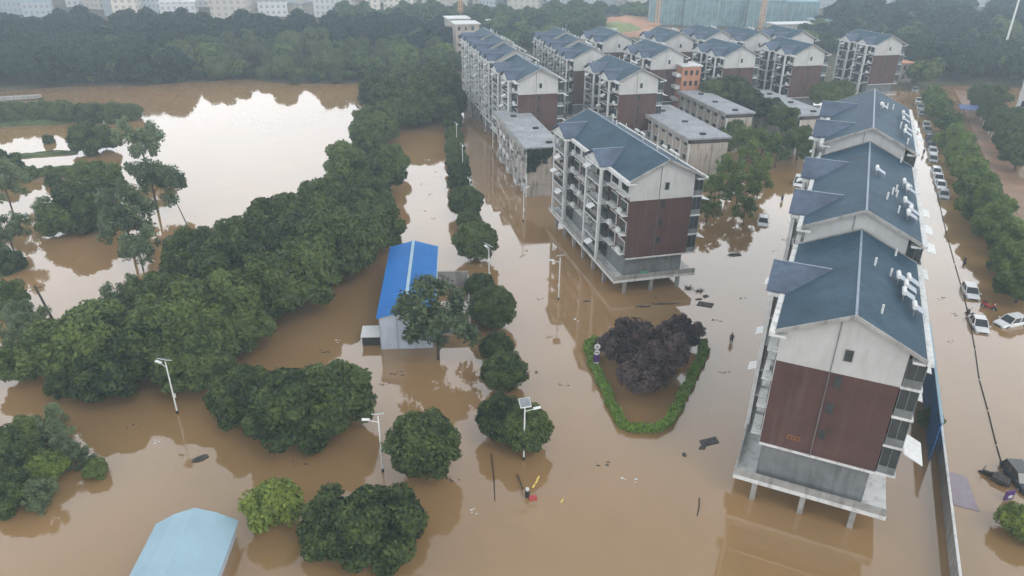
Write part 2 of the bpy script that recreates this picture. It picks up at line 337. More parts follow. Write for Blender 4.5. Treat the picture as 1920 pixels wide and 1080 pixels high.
# ---------------------------------------------------------------- leaf crowns
def leaf_crown(name, seed, m, n_lobes=22, n_leaf=7000, leaf=0.085, squash=0.85, lobe_r=(0.30, 0.48), shell=0.62, core=0.80, spread=0.25, flat=-0.55, airy=False, centre=0.55):
    """crown of unit radius around the origin: leaf-sized faces over many lobes"""
    rg = np.random.default_rng(seed)
    cs = []; rs = []
    while len(cs) < n_lobes:
        d = rg.normal(size=3); d /= np.linalg.norm(d)
        if d[2] < flat: continue
        rad = shell*(0.55 + 0.45*rg.random()**0.5) if not airy else shell*rg.random()**0.45
        c = d*rad; c[2] *= squash
        cs.append(c); rs.append(rg.uniform(*lobe_r))
    cs = np.array(cs); rs = np.array(rs)
    if not airy: cs = np.vstack([cs, [[0, 0, 0]]]); rs = np.append(rs, centre)
    pk = rg.choice(len(rs), size=n_leaf*2, p=rs**2/np.sum(rs**2))
    d = rg.normal(size=(n_leaf*2, 3)); d /= np.linalg.norm(d, axis=1)[:, None]
    rr = rs[pk]*((1 - spread) + 1.35*spread*rg.random(n_leaf*2))
    if airy: rr = rs[pk]*rg.random(n_leaf*2)**0.55
    p = cs[pk] + d*rr[:, None]*np.array([1, 1, squash])
    keep = np.ones(len(p), bool)
    if not airy:
        for c, r in zip(cs, rs):
            q = (p - c)/np.array([1, 1, squash]); keep &= ~((np.sum(q*q, 1) < (0.78*r)**2))
        keep &= p[:, 2] > -0.85*squash
    p = p[keep][:n_leaf]; d = d[keep][:n_leaf]; k = len(p)
    nrm = d*0.8 + rg.normal(size=(k, 3))*0.55 + np.array([0, 0, 0.35]); nrm /= np.linalg.norm(nrm, axis=1)[:, None]
    t = np.cross(nrm, rg.normal(size=(k, 3))); t /= np.linalg.norm(t, axis=1)[:, None]
    b = np.cross(nrm, t); s = leaf*rg.uniform(0.55, 1.25, size=(k, 1))
    quad = np.stack([p - t*s, p + b*s*0.55, p + t*s, p - b*s*0.55], axis=1).reshape(-1, 3)
    verts = [quad]; nv = len(quad)
    faces_l = np.arange(nv, dtype=np.int32); loops = [faces_l]; sizes = [np.full(k, 4, np.int32)]
    if core and not airy:
        bm = bmesh.new(); bmesh.ops.create_icosphere(bm, subdivisions=1, radius=1.0)
        iv = np.array([v.co[:] for v in bm.verts]); bm.verts.ensure_lookup_table()
        ifc = np.array([[v.index for v in f.verts] for f in bm.faces], np.int32); bm.free()
        for c, r in zip(cs, rs):
            verts.append(iv*np.array([1, 1, squash])*r*core + c); loops.append((ifc + nv).ravel()); sizes.append(np.full(len(ifc), 3, np.int32)); nv += len(iv)
    v = np.vstack(verts); lp = np.concatenate(loops).astype(np.int32); sz = np.concatenate(sizes)
    return np_mesh(name, v, lp, sz, m)
def np_mesh(name, v, lp, sz, m):
    me = bpy.data.meshes.new(name); me.vertices.add(len(v)); me.vertices.foreach_set('co', v.astype(np.float32).ravel())
    me.loops.add(len(lp)); me.loops.foreach_set('vertex_index', lp)
    st = np.concatenate([[0], np.cumsum(sz)[:-1]]).astype(np.int32)
    me.polygons.add(len(sz)); me.polygons.foreach_set('loop_start', st)
    me.materials.append(m); me.update(calc_edges=True); me.validate()
    return me
def trunk_mesh(name, seed, h=1.0, r=0.05, limbs=5):     # unit-radius tree: trunk from -h-1 up into the crown
    rd = random.Random(seed); mb = MB()
    mb.tube((0, 0, -h - 1.0), (0.02, 0.01, -h*0.4), r*1.3, r, 8); mb.tube((0.02, 0.01, -h*0.4), (0.03, 0, 0.45), r, r*0.35, 8)
    for i in range(limbs):
        a = rd.uniform(0, 6.28); z0 = rd.uniform(-h*0.45, 0.1); L = rd.uniform(0.45, 0.75)
        mb.tube((0.02, 0, z0), (L*math.cos(a), L*math.sin(a), z0 + rd.uniform(0.25, 0.55)), r*0.55, r*0.15, 6)
    return mb.mesh(name, m_bark)

KIND = {}
def kind(name, mats, n, trunk_r=0.05, th=1.0, **kw):
    KIND[name] = ([leaf_crown(name + '_crown', 11*i + len(KIND)*101 + 5, mats, **kw) for i in range(n)],
                  [trunk_mesh(name + '_trunk', i, th, trunk_r) for i in range(n)])
kind('dense', m_lf_dense, 5, n_lobes=52, n_leaf=10500, leaf=0.062, lobe_r=(0.16, 0.32), shell=0.84, core=0.72, spread=0.30)
kind('round', m_lf_dense, 4, n_lobes=85, n_leaf=9800, leaf=0.056, lobe_r=(0.15, 0.23), shell=0.82, squash=0.92, spread=0.28, core=0.76, centre=0.80)
kind('mid', m_lf_mid, 4, n_lobes=44, n_leaf=8500, leaf=0.068, lobe_r=(0.16, 0.33), shell=0.84, spread=0.36, core=0.7)
kind('avenue', m_lf_avenue, 3, n_lobes=40, n_leaf=8000, leaf=0.07, lobe_r=(0.16, 0.33), shell=0.82, spread=0.34, core=0.7)
kind('lime', m_lf_lime, 2, n_lobes=18, n_leaf=5000, leaf=0.085, spread=0.35)
kind('airy', m_lf_airy, 4, n_lobes=34, n_leaf=5200, leaf=0.062, lobe_r=(0.14, 0.30), shell=0.92, squash=1.1, airy=True, trunk_r=0.035, th=1.1)
kind('pale', m_lf_pale, 3, n_lobes=20, n_leaf=3500, leaf=0.10, squash=1.15, spread=0.32)
kind('purple', m_lf_purp, 3, n_lobes=46, n_leaf=9500, leaf=0.075, lobe_r=(0.16, 0.34), shell=0.86, airy=True, squash=0.95, trunk_r=0.03)
kind('far', m_lf_far, 4, n_lobes=16, n_leaf=1500, leaf=0.13, spread=0.3)
kind('farmid', m_lf_mid, 3, n_lobes=16, n_leaf=1500, leaf=0.13, spread=0.3)
kind('sparse', m_lf_avenue, 4, n_lobes=30, n_leaf=3000, leaf=0.066, lobe_r=(0.14, 0.30), shell=0.92, squash=1.0, airy=True, trunk_r=0.035, th=1.1)
TREE_NAME = dict(sparse='yard_tree', avenue='avenue_tree', dense='broadleaf_tree', round='street_tree', mid='broadleaf_tree', lime='shrub', airy='slender_tree', pale='young_tree', purple='plum_shrub', far='woodland_tree', farmid='woodland_tree')
tree_n = 0
def tree(kd, p, r, hc, label, group=None, cat='tree', name=None, sq=1.0, parts=True):
    """p = point on the ground, r = crown radius, hc = height of the crown centre"""
    global tree_n; tree_n += 1
    rd = random.Random(tree_n*7 + 3); cr, tk = KIND[kd]; i = rd.randrange(len(cr))
    z0 = max(0.0, terrain_z(p.x, p.y)); s = r; nm = name or TREE_NAME[kd]
    if not parts:
        o = link(nm, cr[i]); o.location = (p.x, p.y, z0 + hc); o.scale = (s, s*rd.uniform(.9, 1.1), s*sq); o.rotation_euler = (0, 0, rd.uniform(0, 6.28))
        return tag(o, label, cat, group)
    e = empty(nm, (p.x, p.y, z0), rd.uniform(0, 6.28)); tag(e, label, cat, group)
    t = link('trunk', tk[i], e, (0, 0, hc)); t.scale = (s, s, max(s, hc*0.9))
    c = link('crown', cr[i], e, (0, 0, hc)); c.scale = (s*rd.uniform(.94, 1.06), s*rd.uniform(.94, 1.06), s*sq)
    return e
def tree_px(kd, x, y, rpx, label, group=None, hf=0.95, **kw):
    """crown centred at photo pixel x, y with radius rpx pixels; crown centre hf radii above the water"""
    hc = 2.0; rpx = rpx*1.12
    for _ in range(6):
        p = at(x, y, hc); r = rpx*px_size(p); hc = hf*r
    return tree(kd, Vector((p.x, p.y, 0)), r, hc, label, group, **kw)

ORD = ['first', 'second', 'third', 'fourth', 'fifth', 'sixth', 'seventh', 'eighth', 'ninth', 'tenth', 'eleventh', 'twelfth', 'thirteenth',
       'fourteenth', 'fifteenth', 'sixteenth', 'seventeenth', 'eighteenth', 'nineteenth', 'twentieth', 'twenty-first', 'twenty-second', 'twenty-third', 'twenty-fourth']
# central street row, counted from the camera end
row = [(982, 800, 50), (940, 785, 46), (946, 698, 41), (930, 651, 31), (924, 576, 42), (900, 540, 30), (893, 452, 40), (880, 413, 24), (873, 377, 34), (862, 342, 24),
       (861, 323, 23), (857, 301, 23), (853, 277, 21), (851, 254, 20), (848, 230, 20), (846, 206, 20), (842, 188, 22)]
for i, (x, y, r) in enumerate(row):
    tree_px('round', x, y, r*(1 if i < 7 else .92), 'round dark street tree in the flooded middle row, %s from the camera end' % ORD[i], 'street trees along the middle road', hf=0.86)
tree_px('round', 795, 835, 65, 'lone round tree standing in brown water in front of the blue roofed shed', hf=0.95)
tree_px('dense', 560, 765, 92, 'big spreading tree, main mass of the clump nearest the left lamp', 'trees in the near left clump', hf=0.62, sq=0.85)
tree_px('dense', 625, 748, 76, 'big dark tree at the right edge of the near left clump', 'trees in the near left clump', hf=0.7, sq=0.95)
tree_px('round', 455, 745, 66, 'smooth rounded tree at the left edge of the near left clump', 'trees in the near left clump', hf=0.72, sq=0.9)
tree_px('lime', 512, 950, 56, 'bright green bushy tree at the bottom edge left of the darker pair', 'bushes along the bottom edge', hf=0.75)
tree_px('dense', 625, 985, 66, 'dark green bush at the bottom edge beside the bright green one', 'bushes along the bottom edge', hf=0.6)
tree_px('dense', 712, 988, 80, 'wide dark green bush at the bottom edge, right hand one', 'bushes along the bottom edge', hf=0.6)
tree_px('airy', 818, 605, 72, 'loose airy tree growing in front of the blue roofed shed', hf=1.0, sq=1.05)
# bottom-left clump
for kd, x, y, r, lb in [('mid', 5, 850, 48, 'leafy shrub at the left edge of the bottom left thicket'), ('airy', 88, 800, 38, 'thin topped shrub at the back of the bottom left thicket'), ('mid', 45, 815, 34, 'round green shrub at the back left of the bottom left thicket'),
                        ('lime', 88, 880, 36, 'bright yellow green shrub in the bottom left thicket'), ('airy', 140, 855, 32, 'straggly brownish shrub on the right side of the bottom left thicket'), ('airy', 115, 835, 32, 'wispy shrub in the middle right of the bottom left thicket'),
                        ('mid', 180, 880, 22, 'small round shrub at the right tip of the bottom left thicket'), ('mid', 30, 925, 42, 'low shrub at the front of the bottom left thicket'), ('airy', 75, 930, 34, 'dry wispy shrub at the front of the bottom left thicket'),
                        ('dense', 50, 865, 40, 'dark shrub in the middle of the bottom left thicket')]:
    tree_px(kd, x, y, r, lb, 'bottom left thicket', hf=0.55, cat='shrub', name='shrub')
# diagonal belt between pond and road
belt = [('mid', 35, 682, 42), ('mid', 100, 655, 62), ('mid', 170, 640, 80), ('dense', 205, 700, 62), ('dense', 130, 715, 40), ('dense', 265, 640, 76), ('airy', 225, 560, 45),
        ('dense', 330, 620, 86), ('dense', 300, 560, 62), ('dense', 395, 590, 92), ('dense', 365, 670, 70), ('dense', 440, 610, 70), ('dense', 370, 480, 62), ('dense', 430, 520, 80),
        ('dense', 500, 545, 80), ('dense', 560, 520, 72), ('dense', 470, 455, 62), ('dense', 540, 460, 70), ('dense', 610, 470, 74), ('dense', 520, 410, 55), ('dense', 590, 420, 60),
        ('dense', 655, 460, 66), ('dense', 700, 425, 55), ('dense', 650, 395, 60), ('dense', 600, 375, 50), ('dense', 700, 380, 48), ('mid', 660, 330, 55), ('mid', 715, 330, 52), ('mid', 650, 300, 45),
        ('mid', 700, 290, 45), ('mid', 735, 300, 40), ('mid', 690, 255, 38), ('mid', 715, 240, 36), ('mid', 690, 225, 34), ('mid', 725, 222, 34)]
for i, (kd, x, y, r) in enumerate(belt):
    tree_px(kd, x, y, r*(.95 if i < 26 else .82), 'broad tree in the long diagonal belt between pond and flooded road', 'trees of the diagonal belt', hf=0.85)
# clump at the far end of the belt
for x, y, r in [(705, 175, 34), (740, 190, 44), (775, 185, 46), (810, 190, 44), (840, 190, 34), (760, 165, 40), (800, 160, 38), (725, 158, 36), (830, 160, 34), (780, 208, 34), (745, 212, 32)]:
    tree_px('dense', x, y, r, 'dark tree in the block of trees at the far end of the diagonal belt', 'trees at the far end of the belt', hf=0.8)
# pond edge trees
pond = [('airy', 283, 335, 52, 'slender open crowned tree leaning at the pond edge'), ('airy', 262, 262, 40, 'open crowned tree behind the leaning one at the pond edge'),
        ('dense', 172, 262, 36, 'dark rounded tree on the mud bank left of the pond'), ('dense', 145, 392, 55, 'dark dense tree at the front of the pond side clump'),
        ('dense', 180, 345, 48, 'dark dense tree at the back of the pond side clump'), ('mid', 120, 410, 40, 'low dark tree at the left of the pond side clump'),
        ('airy', 235, 415, 58, 'soft greyish green tree in front of the pond side clump'), ('airy', 258, 462, 38, 'pale wispy tree between the clump and the diagonal belt'), ('airy', 88, 400, 28, 'wispy shrub standing in water left of the dark clump'),
        ('airy', 8, 345, 38, 'thin tree cut by the left edge of the picture near the mud banks'), ('airy', 14, 432, 36, 'wispy tree hanging over water at the left edge'),
        ('dense', 15, 492, 26, 'small dark bush at the left edge over the water'), ('mid', 10, 560, 40, 'bush at the left edge beside the timber pole'), ('airy', 50, 590, 34, 'straggly bush left of the leaning timber pole'),
        ('mid', 6, 310, 30, 'tree at the left edge above the thin tree'), ('airy', 32, 620, 36, 'twiggy bush half under water below the timber pole')]
for kd, x, y, r, lb in pond: tree_px(kd, x, y, r, lb, 'pond edge trees', hf=1.15 if kd == 'airy' else 0.62)
# right-hand avenue
av = [(1762, 205, 24), (1778, 232, 27), (1792, 262, 30), (1806, 292, 32), (1820, 322, 35), (1835, 352, 40), (1852, 388, 44), (1868, 420, 40), (1890, 452, 38), (1905, 492, 42), (1915, 540, 40), (1750, 182, 22)]
for i, (x, y, r) in enumerate(sorted(av, key=lambda q: -q[1])):
    tree_px('avenue', x, y, r*.98, 'leafy avenue tree beside the row of parked cars, %s from the near end' % ORD[i], 'avenue trees right of the street', hf=.72)
for x, y, r in [(1862, 212, 24), (1880, 235, 26), (1895, 262, 28), (1912, 290, 28), (1850, 192, 22), (1905, 225, 26), (1840, 175, 22), (1870, 180, 24)]:
    tree_px('dense', x, y, r, 'dark tree in the row beyond the dirt path at the right edge', 'trees beyond the dirt path', hf=1.0)
tree_px('lime', 1912, 985, 40, 'bright green bush at the bottom right corner', hf=0.5, cat='shrub', name='shrub')
tree_px('mid', 1745, 785, 20, 'small tree growing behind the blue hoarding beside the nearest block', hf=0.9)
# trees behind the middle block
mids = [('sparse', 1342, 352, 30), ('sparse', 1328, 388, 25), ('sparse', 1385, 352, 32), ('sparse', 1368, 318, 30), ('sparse', 1412, 300, 32), ('sparse', 1430, 268, 30), ('sparse', 1350, 268, 22), ('sparse', 1392, 265, 30), ('sparse', 1425, 335, 28),
        ('sparse', 1398, 390, 24), ('dense', 1500, 262, 28), ('dense', 1470, 222, 28), ('dense', 1440, 205, 26), ('dense', 1518, 285, 22), ('dense', 1375, 170, 30), ('dense', 1345, 175, 28), ('dense', 1400, 190, 28), ('sparse', 1458, 285, 22), ('mid', 1372, 240, 20), ('dense', 1548, 178, 26), ('dense', 1575, 172, 24)]
for i, (kd, x, y, r) in enumerate(mids):
    tree_px(kd, x, y, r, 'leafy tree in the flooded yard behind the middle block' if y > 250 else 'dark tree between the old grey roofed blocks', 'yard trees behind the middle block' if y > 250 else 'trees between the old blocks', hf=1.25 if y > 250 else 2.0)
for i, (x, y, r) in enumerate([(1190, 650, 52), (1235, 655, 50), (1278, 620, 34), (1200, 705, 40), (1150, 645, 28), (1225, 690, 42)]):
    tree_px('purple', x, y, r, ['plum leaved shrub at the back left of the hedged island', 'plum leaved shrub in the middle of the hedged island', 'small plum shrub at the back right of the hedged island',
            'plum leaved shrub at the front of the hedged island', 'small plum shrub nearest the road sign', 'plum shrub between the middle and front ones'][i], 'plum shrubs in the hedged island', hf=0.85, cat='shrub')

# ---------------------------------------------------------------- woods
rw = random.Random(5)
def wood(n, boxpx, kinds, rr, label, group, hf=0.8, zmin=None):
    k = 0; tries = 0; pts = []
    while k < n and tries < n*60:
        tries += 1
        x = rw.uniform(boxpx[0], boxpx[2]); y = rw.uniform(boxpx[1], boxpx[3]); p = at(x, y)
        if terrain_z(p.x, p.y) < 0.1: continue
        r = rw.uniform(*rr)
        if any((p.x-q[0])**2 + (p.y-q[1])**2 < (0.55*(r+q[2]))**2 for q in pts): continue
        pts.append((p.x, p.y, r)); k += 1
        tree(rw.choice(kinds), Vector((p.x, p.y, 0)), r, hf*r, label, group, parts=False)
    return k
wood(70, (200, 95, 850, 158), ['pale', 'pale', 'farmid', 'pale'], (3.6, 5.5), 'yellow green young tree on the far bank of the pond', 'young trees on the far bank')
wood(110, (120, 140, 780, 176), ['farmid', 'far', 'pale'], (1.8, 3.0), 'low bush along the far water edge of the pond', 'bushes at the far water edge', hf=0.5)
wood(90, (-150, 100, 330, 168), ['far'], (4.5, 6.5), 'dark tree in the wood left of the far bank', 'dark wood trees on the left')
wood(40, (860, 45, 1080, 105), ['far', 'farmid'], (4.0, 6.0), 'dark tree behind the long row of blocks', 'trees behind the long row')
wood(70, (1690, 60, 1990, 175), ['far', 'far', 'farmid'], (4.5, 7.0), 'tree on the wooded rise at the far right', 'trees on the right hand rise')
def wood_mass(name, n, boxpx, rr, m, label, hf=0.8):
    """far wood that reads as one mass: one mesh of many small leaf-faced crowns"""
    src = KIND['far'][0][0]; V = np.zeros(len(src.vertices)*3, np.float32); src.vertices.foreach_get('co', V); V = V.reshape(-1, 3)
    LP = np.zeros(len(src.loops), np.int32); src.loops.foreach_get('vertex_index', LP)
    SZ = np.zeros(len(src.polygons), np.int32); src.polygons.foreach_get('loop_total', SZ)
    vs, ls, ss = [], [], []; nv = 0; k = 0; t = 0
    while k < n and t < n*20:
        t += 1; p = at(rw.uniform(boxpx[0], boxpx[2]), rw.uniform(boxpx[1], boxpx[3])); z = terrain_z(p.x, p.y)
        if z < 0.1: continue
        k += 1; r = rw.uniform(*rr); a = rw.uniform(0, 6.28)
        rot = np.array([[math.cos(a), -math.sin(a), 0], [math.sin(a), math.cos(a), 0], [0, 0, 1]])
        vs.append((V@rot.T)*r + np.array([p.x, p.y, z + hf*r])); ls.append(LP + nv); ss.append(SZ); nv += len(V)
    me = np_mesh(name, np.vstack(vs), np.concatenate(ls), np.concatenate(ss), m)
    return tag(link(name, me), label, 'wood', kind='stuff')
wood_mass('far_wood', 170, (-150, 66, 840, 112), (4.5, 7.5), m_lf_far, 'dark far off wood stretching along the left skyline')
wood_mass('hill_wood', 110, (1560, 34, 2050, 84), (5, 8), m_lf_far, 'hazy wood covering the rise at the far right')
wood(46, (1500, 62, 1730, 112), ['far', 'far', 'farmid'], (3.5, 5.5), 'tree among the far trees behind the end of the estate', 'trees behind the end of the estate')
wood(22, (1075, 28, 1240, 40), ['far', 'farmid'], (3.5, 5.0), 'tree in the line of trees behind the bare earth site', 'trees behind the bare earth')
wood_mass('belt_wood', 60, (640, 36, 1120, 70), (4.5, 7), m_lf_mid, 'hazy wood between the blocks and the distant town')

# ---------------------------------------------------------------- hedge island
def hedge():
    px = [(1118, 634), (1102, 645), (1112, 680), (1135, 728), (1155, 775), (1172, 798), (1205, 803), (1240, 800), (1262, 778), (1282, 738), (1303, 695), (1322, 655), (1316, 638)]
    pts = [at(x, y, 0.35) for x, y in px]; rg = np.random.default_rng(3)
    P = []; core = MB()
    for a, b in zip(pts[:-1], pts[1:]):
        L = (b - a).length; d = (b - a)/L; nrm = Vector((-d.y, d.x, 0)); k = int(L*420)
        for _ in range(k):
            t = rg.random(); w = rg.uniform(-0.50, 0.50); wob = 0.12*math.sin(t*L*2.1 + a.x*3)
            P.append(a + d*(t*L) + nrm*(w + wob) + Vector((0, 0, rg.uniform(-0.35, 0.38)*(1 - 0.4*abs(w)))))
        m_ = int(L/0.9) + 1
        for i in range(m_):
            c = a + d*(L*(i+0.5)/m_); q = nrm*0.36; e = d*(L/m_*0.5)
            core.slab([(c - e - q + Vector((0, 0, .2)))[:], (c + e - q + Vector((0, 0, .2)))[:], (c + e + q + Vector((0, 0, .2)))[:], (c - e + q + Vector((0, 0, .2)))[:]], 0.9)
    p = np.array([q[:] for q in P]); k = len(p)
    nrm = rg.normal(size=(k, 3))*0.7 + [0, 0, 0.8]; nrm /= np.linalg.norm(nrm, axis=1)[:, None]
    t = np.cross(nrm, rg.normal(size=(k, 3))); t /= np.linalg.norm(t, axis=1)[:, None]; b = np.cross(nrm, t); s = rg.uniform(.09, .2, size=(k, 1))
    quad = np.stack([p - t*s, p + b*s*.6, p + t*s, p - b*s*.6], 1).reshape(-1, 3)
    v = np.vstack([quad, np.array(core.v)]); n0 = len(quad)
    lp = np.concatenate([np.arange(n0), np.concatenate([np.array(f)+n0 for f in core.f])]).astype(np.int32)
    sz = np.concatenate([np.full(k, 4), [len(f) for f in core.f]]).astype(np.int32)
    tag(link('hedge', np_mesh('hedge', v, lp, sz, m_lf_hedge)), 'bright green clipped hedge outlining a flooded triangular island', 'hedge')
hedge()

# ---------------------------------------------------------------- apartment blocks
W_ = 10.2
ZF = [5.3, 8.05, 10.8, 13.5]
def apartment(name, loc, heading, L, bays, dz=0.0, zt=2.3, seed=1, near=True):
    rd = random.Random(seed); e = empty(name, (loc[0], loc[1], 0), -R_(heading))
    EV = 16.5 + dz; AP = EV + 2.4; fl = [z + dz for z in ZF]; hw = W_/2; sl_ = 2.4/hw
    MB().box(0.3, 0.25, fl[0], 9.2, L-0.25, fl[3]).build('wall', m_brown, e)
    up = MB().prism([(0.27, fl[3]), (9.23, fl[3]), (9.23, EV + (W_-9.23)*sl_ - .12), (hw, AP - .14), (0.27, EV + 0.27*sl_ - .12)], 0.22, L-0.22)
    up.build('upper_wall', m_white, e)
    MB().box(0.5, 0.9, zt, 9.0, L-0.5, fl[0]).build('base_wall', m_grey, e)
    t = MB(); t.box(-1.3, -0.1, zt-0.38, 10.9, L, zt); t.build('terrace', m_trim, e)
    pr = MB(); pr.box(-1.25, -0.06, zt, 10.85, 0.10, zt+0.62); pr.box(-1.25, .1, zt, -1.1, L-.1, zt+0.62); pr.build('parapet', m_conc, e)
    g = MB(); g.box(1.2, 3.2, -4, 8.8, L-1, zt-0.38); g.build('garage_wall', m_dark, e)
    for yy in [0.5] + [y for y in np.arange(4.6, L-0.5, 4.4)]:
        for xx in ((0.6, 4.6, 8.6) if yy < 1 else (-0.8,)):
            MB().box(xx-.22, yy-.22, -4.5, xx+.22, yy+.22, zt-0.38).build('pillar', m_conc, e)
    # roof
    r = MB(); th = 0.16
    for s in (0, 1):
        x0 = -0.15 if s == 0 else W_+0.15; z0 = EV - 0.15*sl_
        r.slab([(x0, -0.25, z0), (hw, -0.25, AP), (hw, L+0.25, AP), (x0, L+0.25, z0)], th)
    rf = r.build('roof', m_roof, e)
    MB().box(hw-0.09, -0.25, AP-0.03, hw+0.09, L+0.25, AP+0.06).build('ridge_cap', m_ridge, e)
    for yy in (-0.42, L+0.253):
        bb = MB()
        for s in (0, 1):
            x0 = -0.2 if s == 0 else W_+0.2; z0 = EV - 0.2*sl_
            bb.add([(x0, yy, z0+.06), (hw, yy, AP+.09), (hw, yy+.167, AP+.09), (x0, yy+.167, z0+.06), (x0, yy, z0-.26), (hw, yy, AP-.2), (hw, yy+.167, AP-.2), (x0, yy+.167, z0-.26)],
                   [(0,1,2,3),(7,6,5,4),(0,4,5,1),(3,2,6,7),(0,3,7,4),(1,5,6,2)])
        bb.build('bargeboard', m_conc, e)
    gt = MB(); gt.box(W_+.17, -.5, EV-.42, W_+.62, L+.3, EV-.16); gt.box(W_-0.7, -.2, EV-.62, W_+.16, L+.2, EV-.40); gt.build('gutter', m_trim, e)
    ys = [-0.45] + [v for b in bays for v in (b-3.0, b+3.0)] + [L+.3]
    for a, b in zip(ys[0::2], ys[1::2]):
        if b-a > 0.5:
            q = MB(); q.box(-.62, a, EV-.42, -.17, b, EV-.14); q.box(-.6, a, EV-.62, .7, b, EV-.42); q.build('gutter', m_trim, e)
    # bays on the left front, each with cross gable, columns and stacked balconies
    for yc in bays:
        zr = EV + 1.5; xo = -1.75; xi = 1.5/sl_; zo = EV + 0.02
        d = MB()
        for s in (-1, 1):
            d.slab([(xo, yc, zr), (xi, yc, zr), (0.0, yc + s*3.3, zo), (xo, yc + s*3.3, zo)], 0.14)
        dr = d.build('dormer_roof', m_dorm, e)
        MB().box(xo, yc-.08, zr, xi-.1, yc+.08, zr+.06).build('ridge_cap', m_ridge, dr)
        MB().add([(-1.3, yc-3.1, EV-.25), (-1.3, yc+3.1, EV-.25), (-1.3, yc, zr-.2), (-1.1, yc-3.1, EV-.25), (-1.1, yc+3.1, EV-.25), (-1.1, yc, zr-.2)],
                 [(0,1,2),(5,4,3),(0,3,4,1),(1,4,5,2),(2,5,3,0)]).build('dormer_gable', m_trim, e)
        MB().box(-1.55, yc-3.15, EV-.6, .25, yc+3.15, EV-.26).build('beam', m_trim, e)
        for s in (-1, 1): MB().box(-1.42, yc+s*2.7-.2, zt+.0, -1.06, yc+s*2.7+.2, EV-.6).build('column', m_trim, e)
        for k, z in enumerate([zt+.3] + fl):
            top = (fl + [EV-.3])[k]
            b = MB()
            if k: b.box(-1.35, yc-2.5, z-.14, .28, yc+2.5, z+.04)
            sp = rd.random()
            b.box(-1.3, yc-2.5, z+.04, -1.18, yc+2.5, z+.25+.55*sp, rd.choice([0, 1, 1, 2, 2]))  # darker parapet choices paint in the shade of the balcony recesses
            b.box(-.1, yc-.12, z+.04, .28, yc+.12, top-.2, 0)
            bo = b.build('balcony', [m_trim, m_grey, m_dark], e)
            wn_ = MB(); wn_.box(.14, yc-2.45, z+.1, .295, yc-.14, top-.2); wn_.box(.14, yc+.14, z+.1, .295, yc+2.45, top-.2); wn_.build('window', m_glass, bo)
            if rd.random() < 0.55:
                q = MB(); y0 = yc + rd.uniform(-2.3, 0.8)
                for j in range(5): q.box(-1.25, y0+j*.35, z+.9, -1.2, y0+j*.35+.05, top-.4)
                q.box(-1.26, y0, z+1.5, -1.19, y0+1.5, z+1.56); q.build('burglar_bars', m_metal, bo)
            if rd.random() < 0.45:
                y0 = yc + rd.uniform(-2.2, 1.2); q = MB(); q.slab([(-2.2, y0, top-.95), (-1.32, y0, top-.55), (-1.32, y0+1.5, top-.55), (-2.2, y0+1.5, top-.95)], .06); q.build('awning', m_ac, bo)
    # plain stretches of the left front: window, ledge and air conditioner per storey
    edges = [0.3] + [v for b in bays for v in (b-2.7, b+2.7)] + [L-.3]
    for a, b in zip(edges[0::2], edges[1::2]):
        w = b - a
        if w < 1.2: continue
        nwin = max(1, int(w/3.2))
        for k, z in enumerate(fl):
            top = (fl + [EV-.3])[k+1]
            for j in range(nwin):
                c = a + w*(j+.5)/nwin; h2 = min(1.1, w/nwin*.36)
                fr = MB(); fr.box(.20, c-h2-.1, z+.75, .294, c+h2+.1, top-.45); f = fr.build('window', m_trim, e)
                MB().box(.16, c-h2, z+.85, .199, c+h2, top-.55).build('pane', m_glass, f)
                lg = MB(); lg.box(-.55, c-h2-.3, z+.45, .29, c+h2+.3, z+.57); lg.build('window_ledge', m_trim, f)
                if rd.random() < .55:
                    q = MB(); y0 = c + rd.uniform(-h2, h2*.3); q.box(-.5, y0, z+.575, -.1, y0+.8, z+1.15); q.build('air_conditioner', m_ac, f)
    # right front: enclosed balconies with white slab edges
    nr_ = max(1, int(L/4.6))
    for j in range(nr_):
        y0 = 0.35 + j*(L-.7)/nr_; y1 = y0 + 3.3
        for k, z in enumerate(fl):
            top = (fl + [EV-.35])[k+1]
            b = MB(); b.box(9.23, y0-.05, z-.16, 10.75, y1+.05, z+.06); b.box(9.3, y0, z+.06, 10.6, y1, z+.75, 1)
            bo = b.build('balcony', [m_trim, m_grey], e)
            q = MB(); q.box(9.3, y0+.04, z+.75, 10.56, y1-.04, top-.17); q.build('window', m_glass, bo)
            q = MB()
            for xx in (9.3, 9.95, 10.56): q.box(xx, y0-.02, z+.75, xx+.045, y0+.035, top-.17)
            q.build('mullion', m_grey, bo)
            if rd.random() < .4: MB().slab([(10.62, y0-.3, top-.35), (11.7, y0-.3, top-.6), (11.7, y0+2.2, top-.6), (10.62, y0+2.2, top-.35)], .06).build('awning', m_ac, bo)
    # near gable openings and drainpipe
    def hole(x, z, w, h, fm=m_dkbrown):
        f = MB().box(x-w/2-.05, .17, z-h/2-.05, x+w/2+.05, .215, z+h/2+.05).build('window', fm, e)
        MB().box(x-w/2, .14, z-h/2, x+w/2, .169, z+h/2).build('pane', m_glass, f)
    hole(5.3, fl[3]+1.75, .55, .95, m_conc); hole(5.0, fl[3]-.75, .45, .9); hole(4.9, fl[2]-.55, .45, .9); hole(4.8, fl[1]-.4, .45, .8)
    MB().tube((4.3, .14, fl[0]), (4.3, .14, AP-.7), .035, n=8).build('drainpipe', m_grey if near else m_conc, e)
    MB().box(0.28, .12, fl[0]-.12, 9.22, .26, fl[0]+.06).build('string_course', m_trim, e)
    # vents on the right slope
    for j in range(max(2, int(L/4))):
        x = rd.uniform(6, 9.6); y = rd.uniform(.8, L-1); z = EV + (W_-x)*sl_
        MB().tube((x, y, z-.1), (x, y, z+.75), .09, n=8).build('vent_pipe', m_ac, e)
    e['ev'] = EV
    return e, EV, sl_
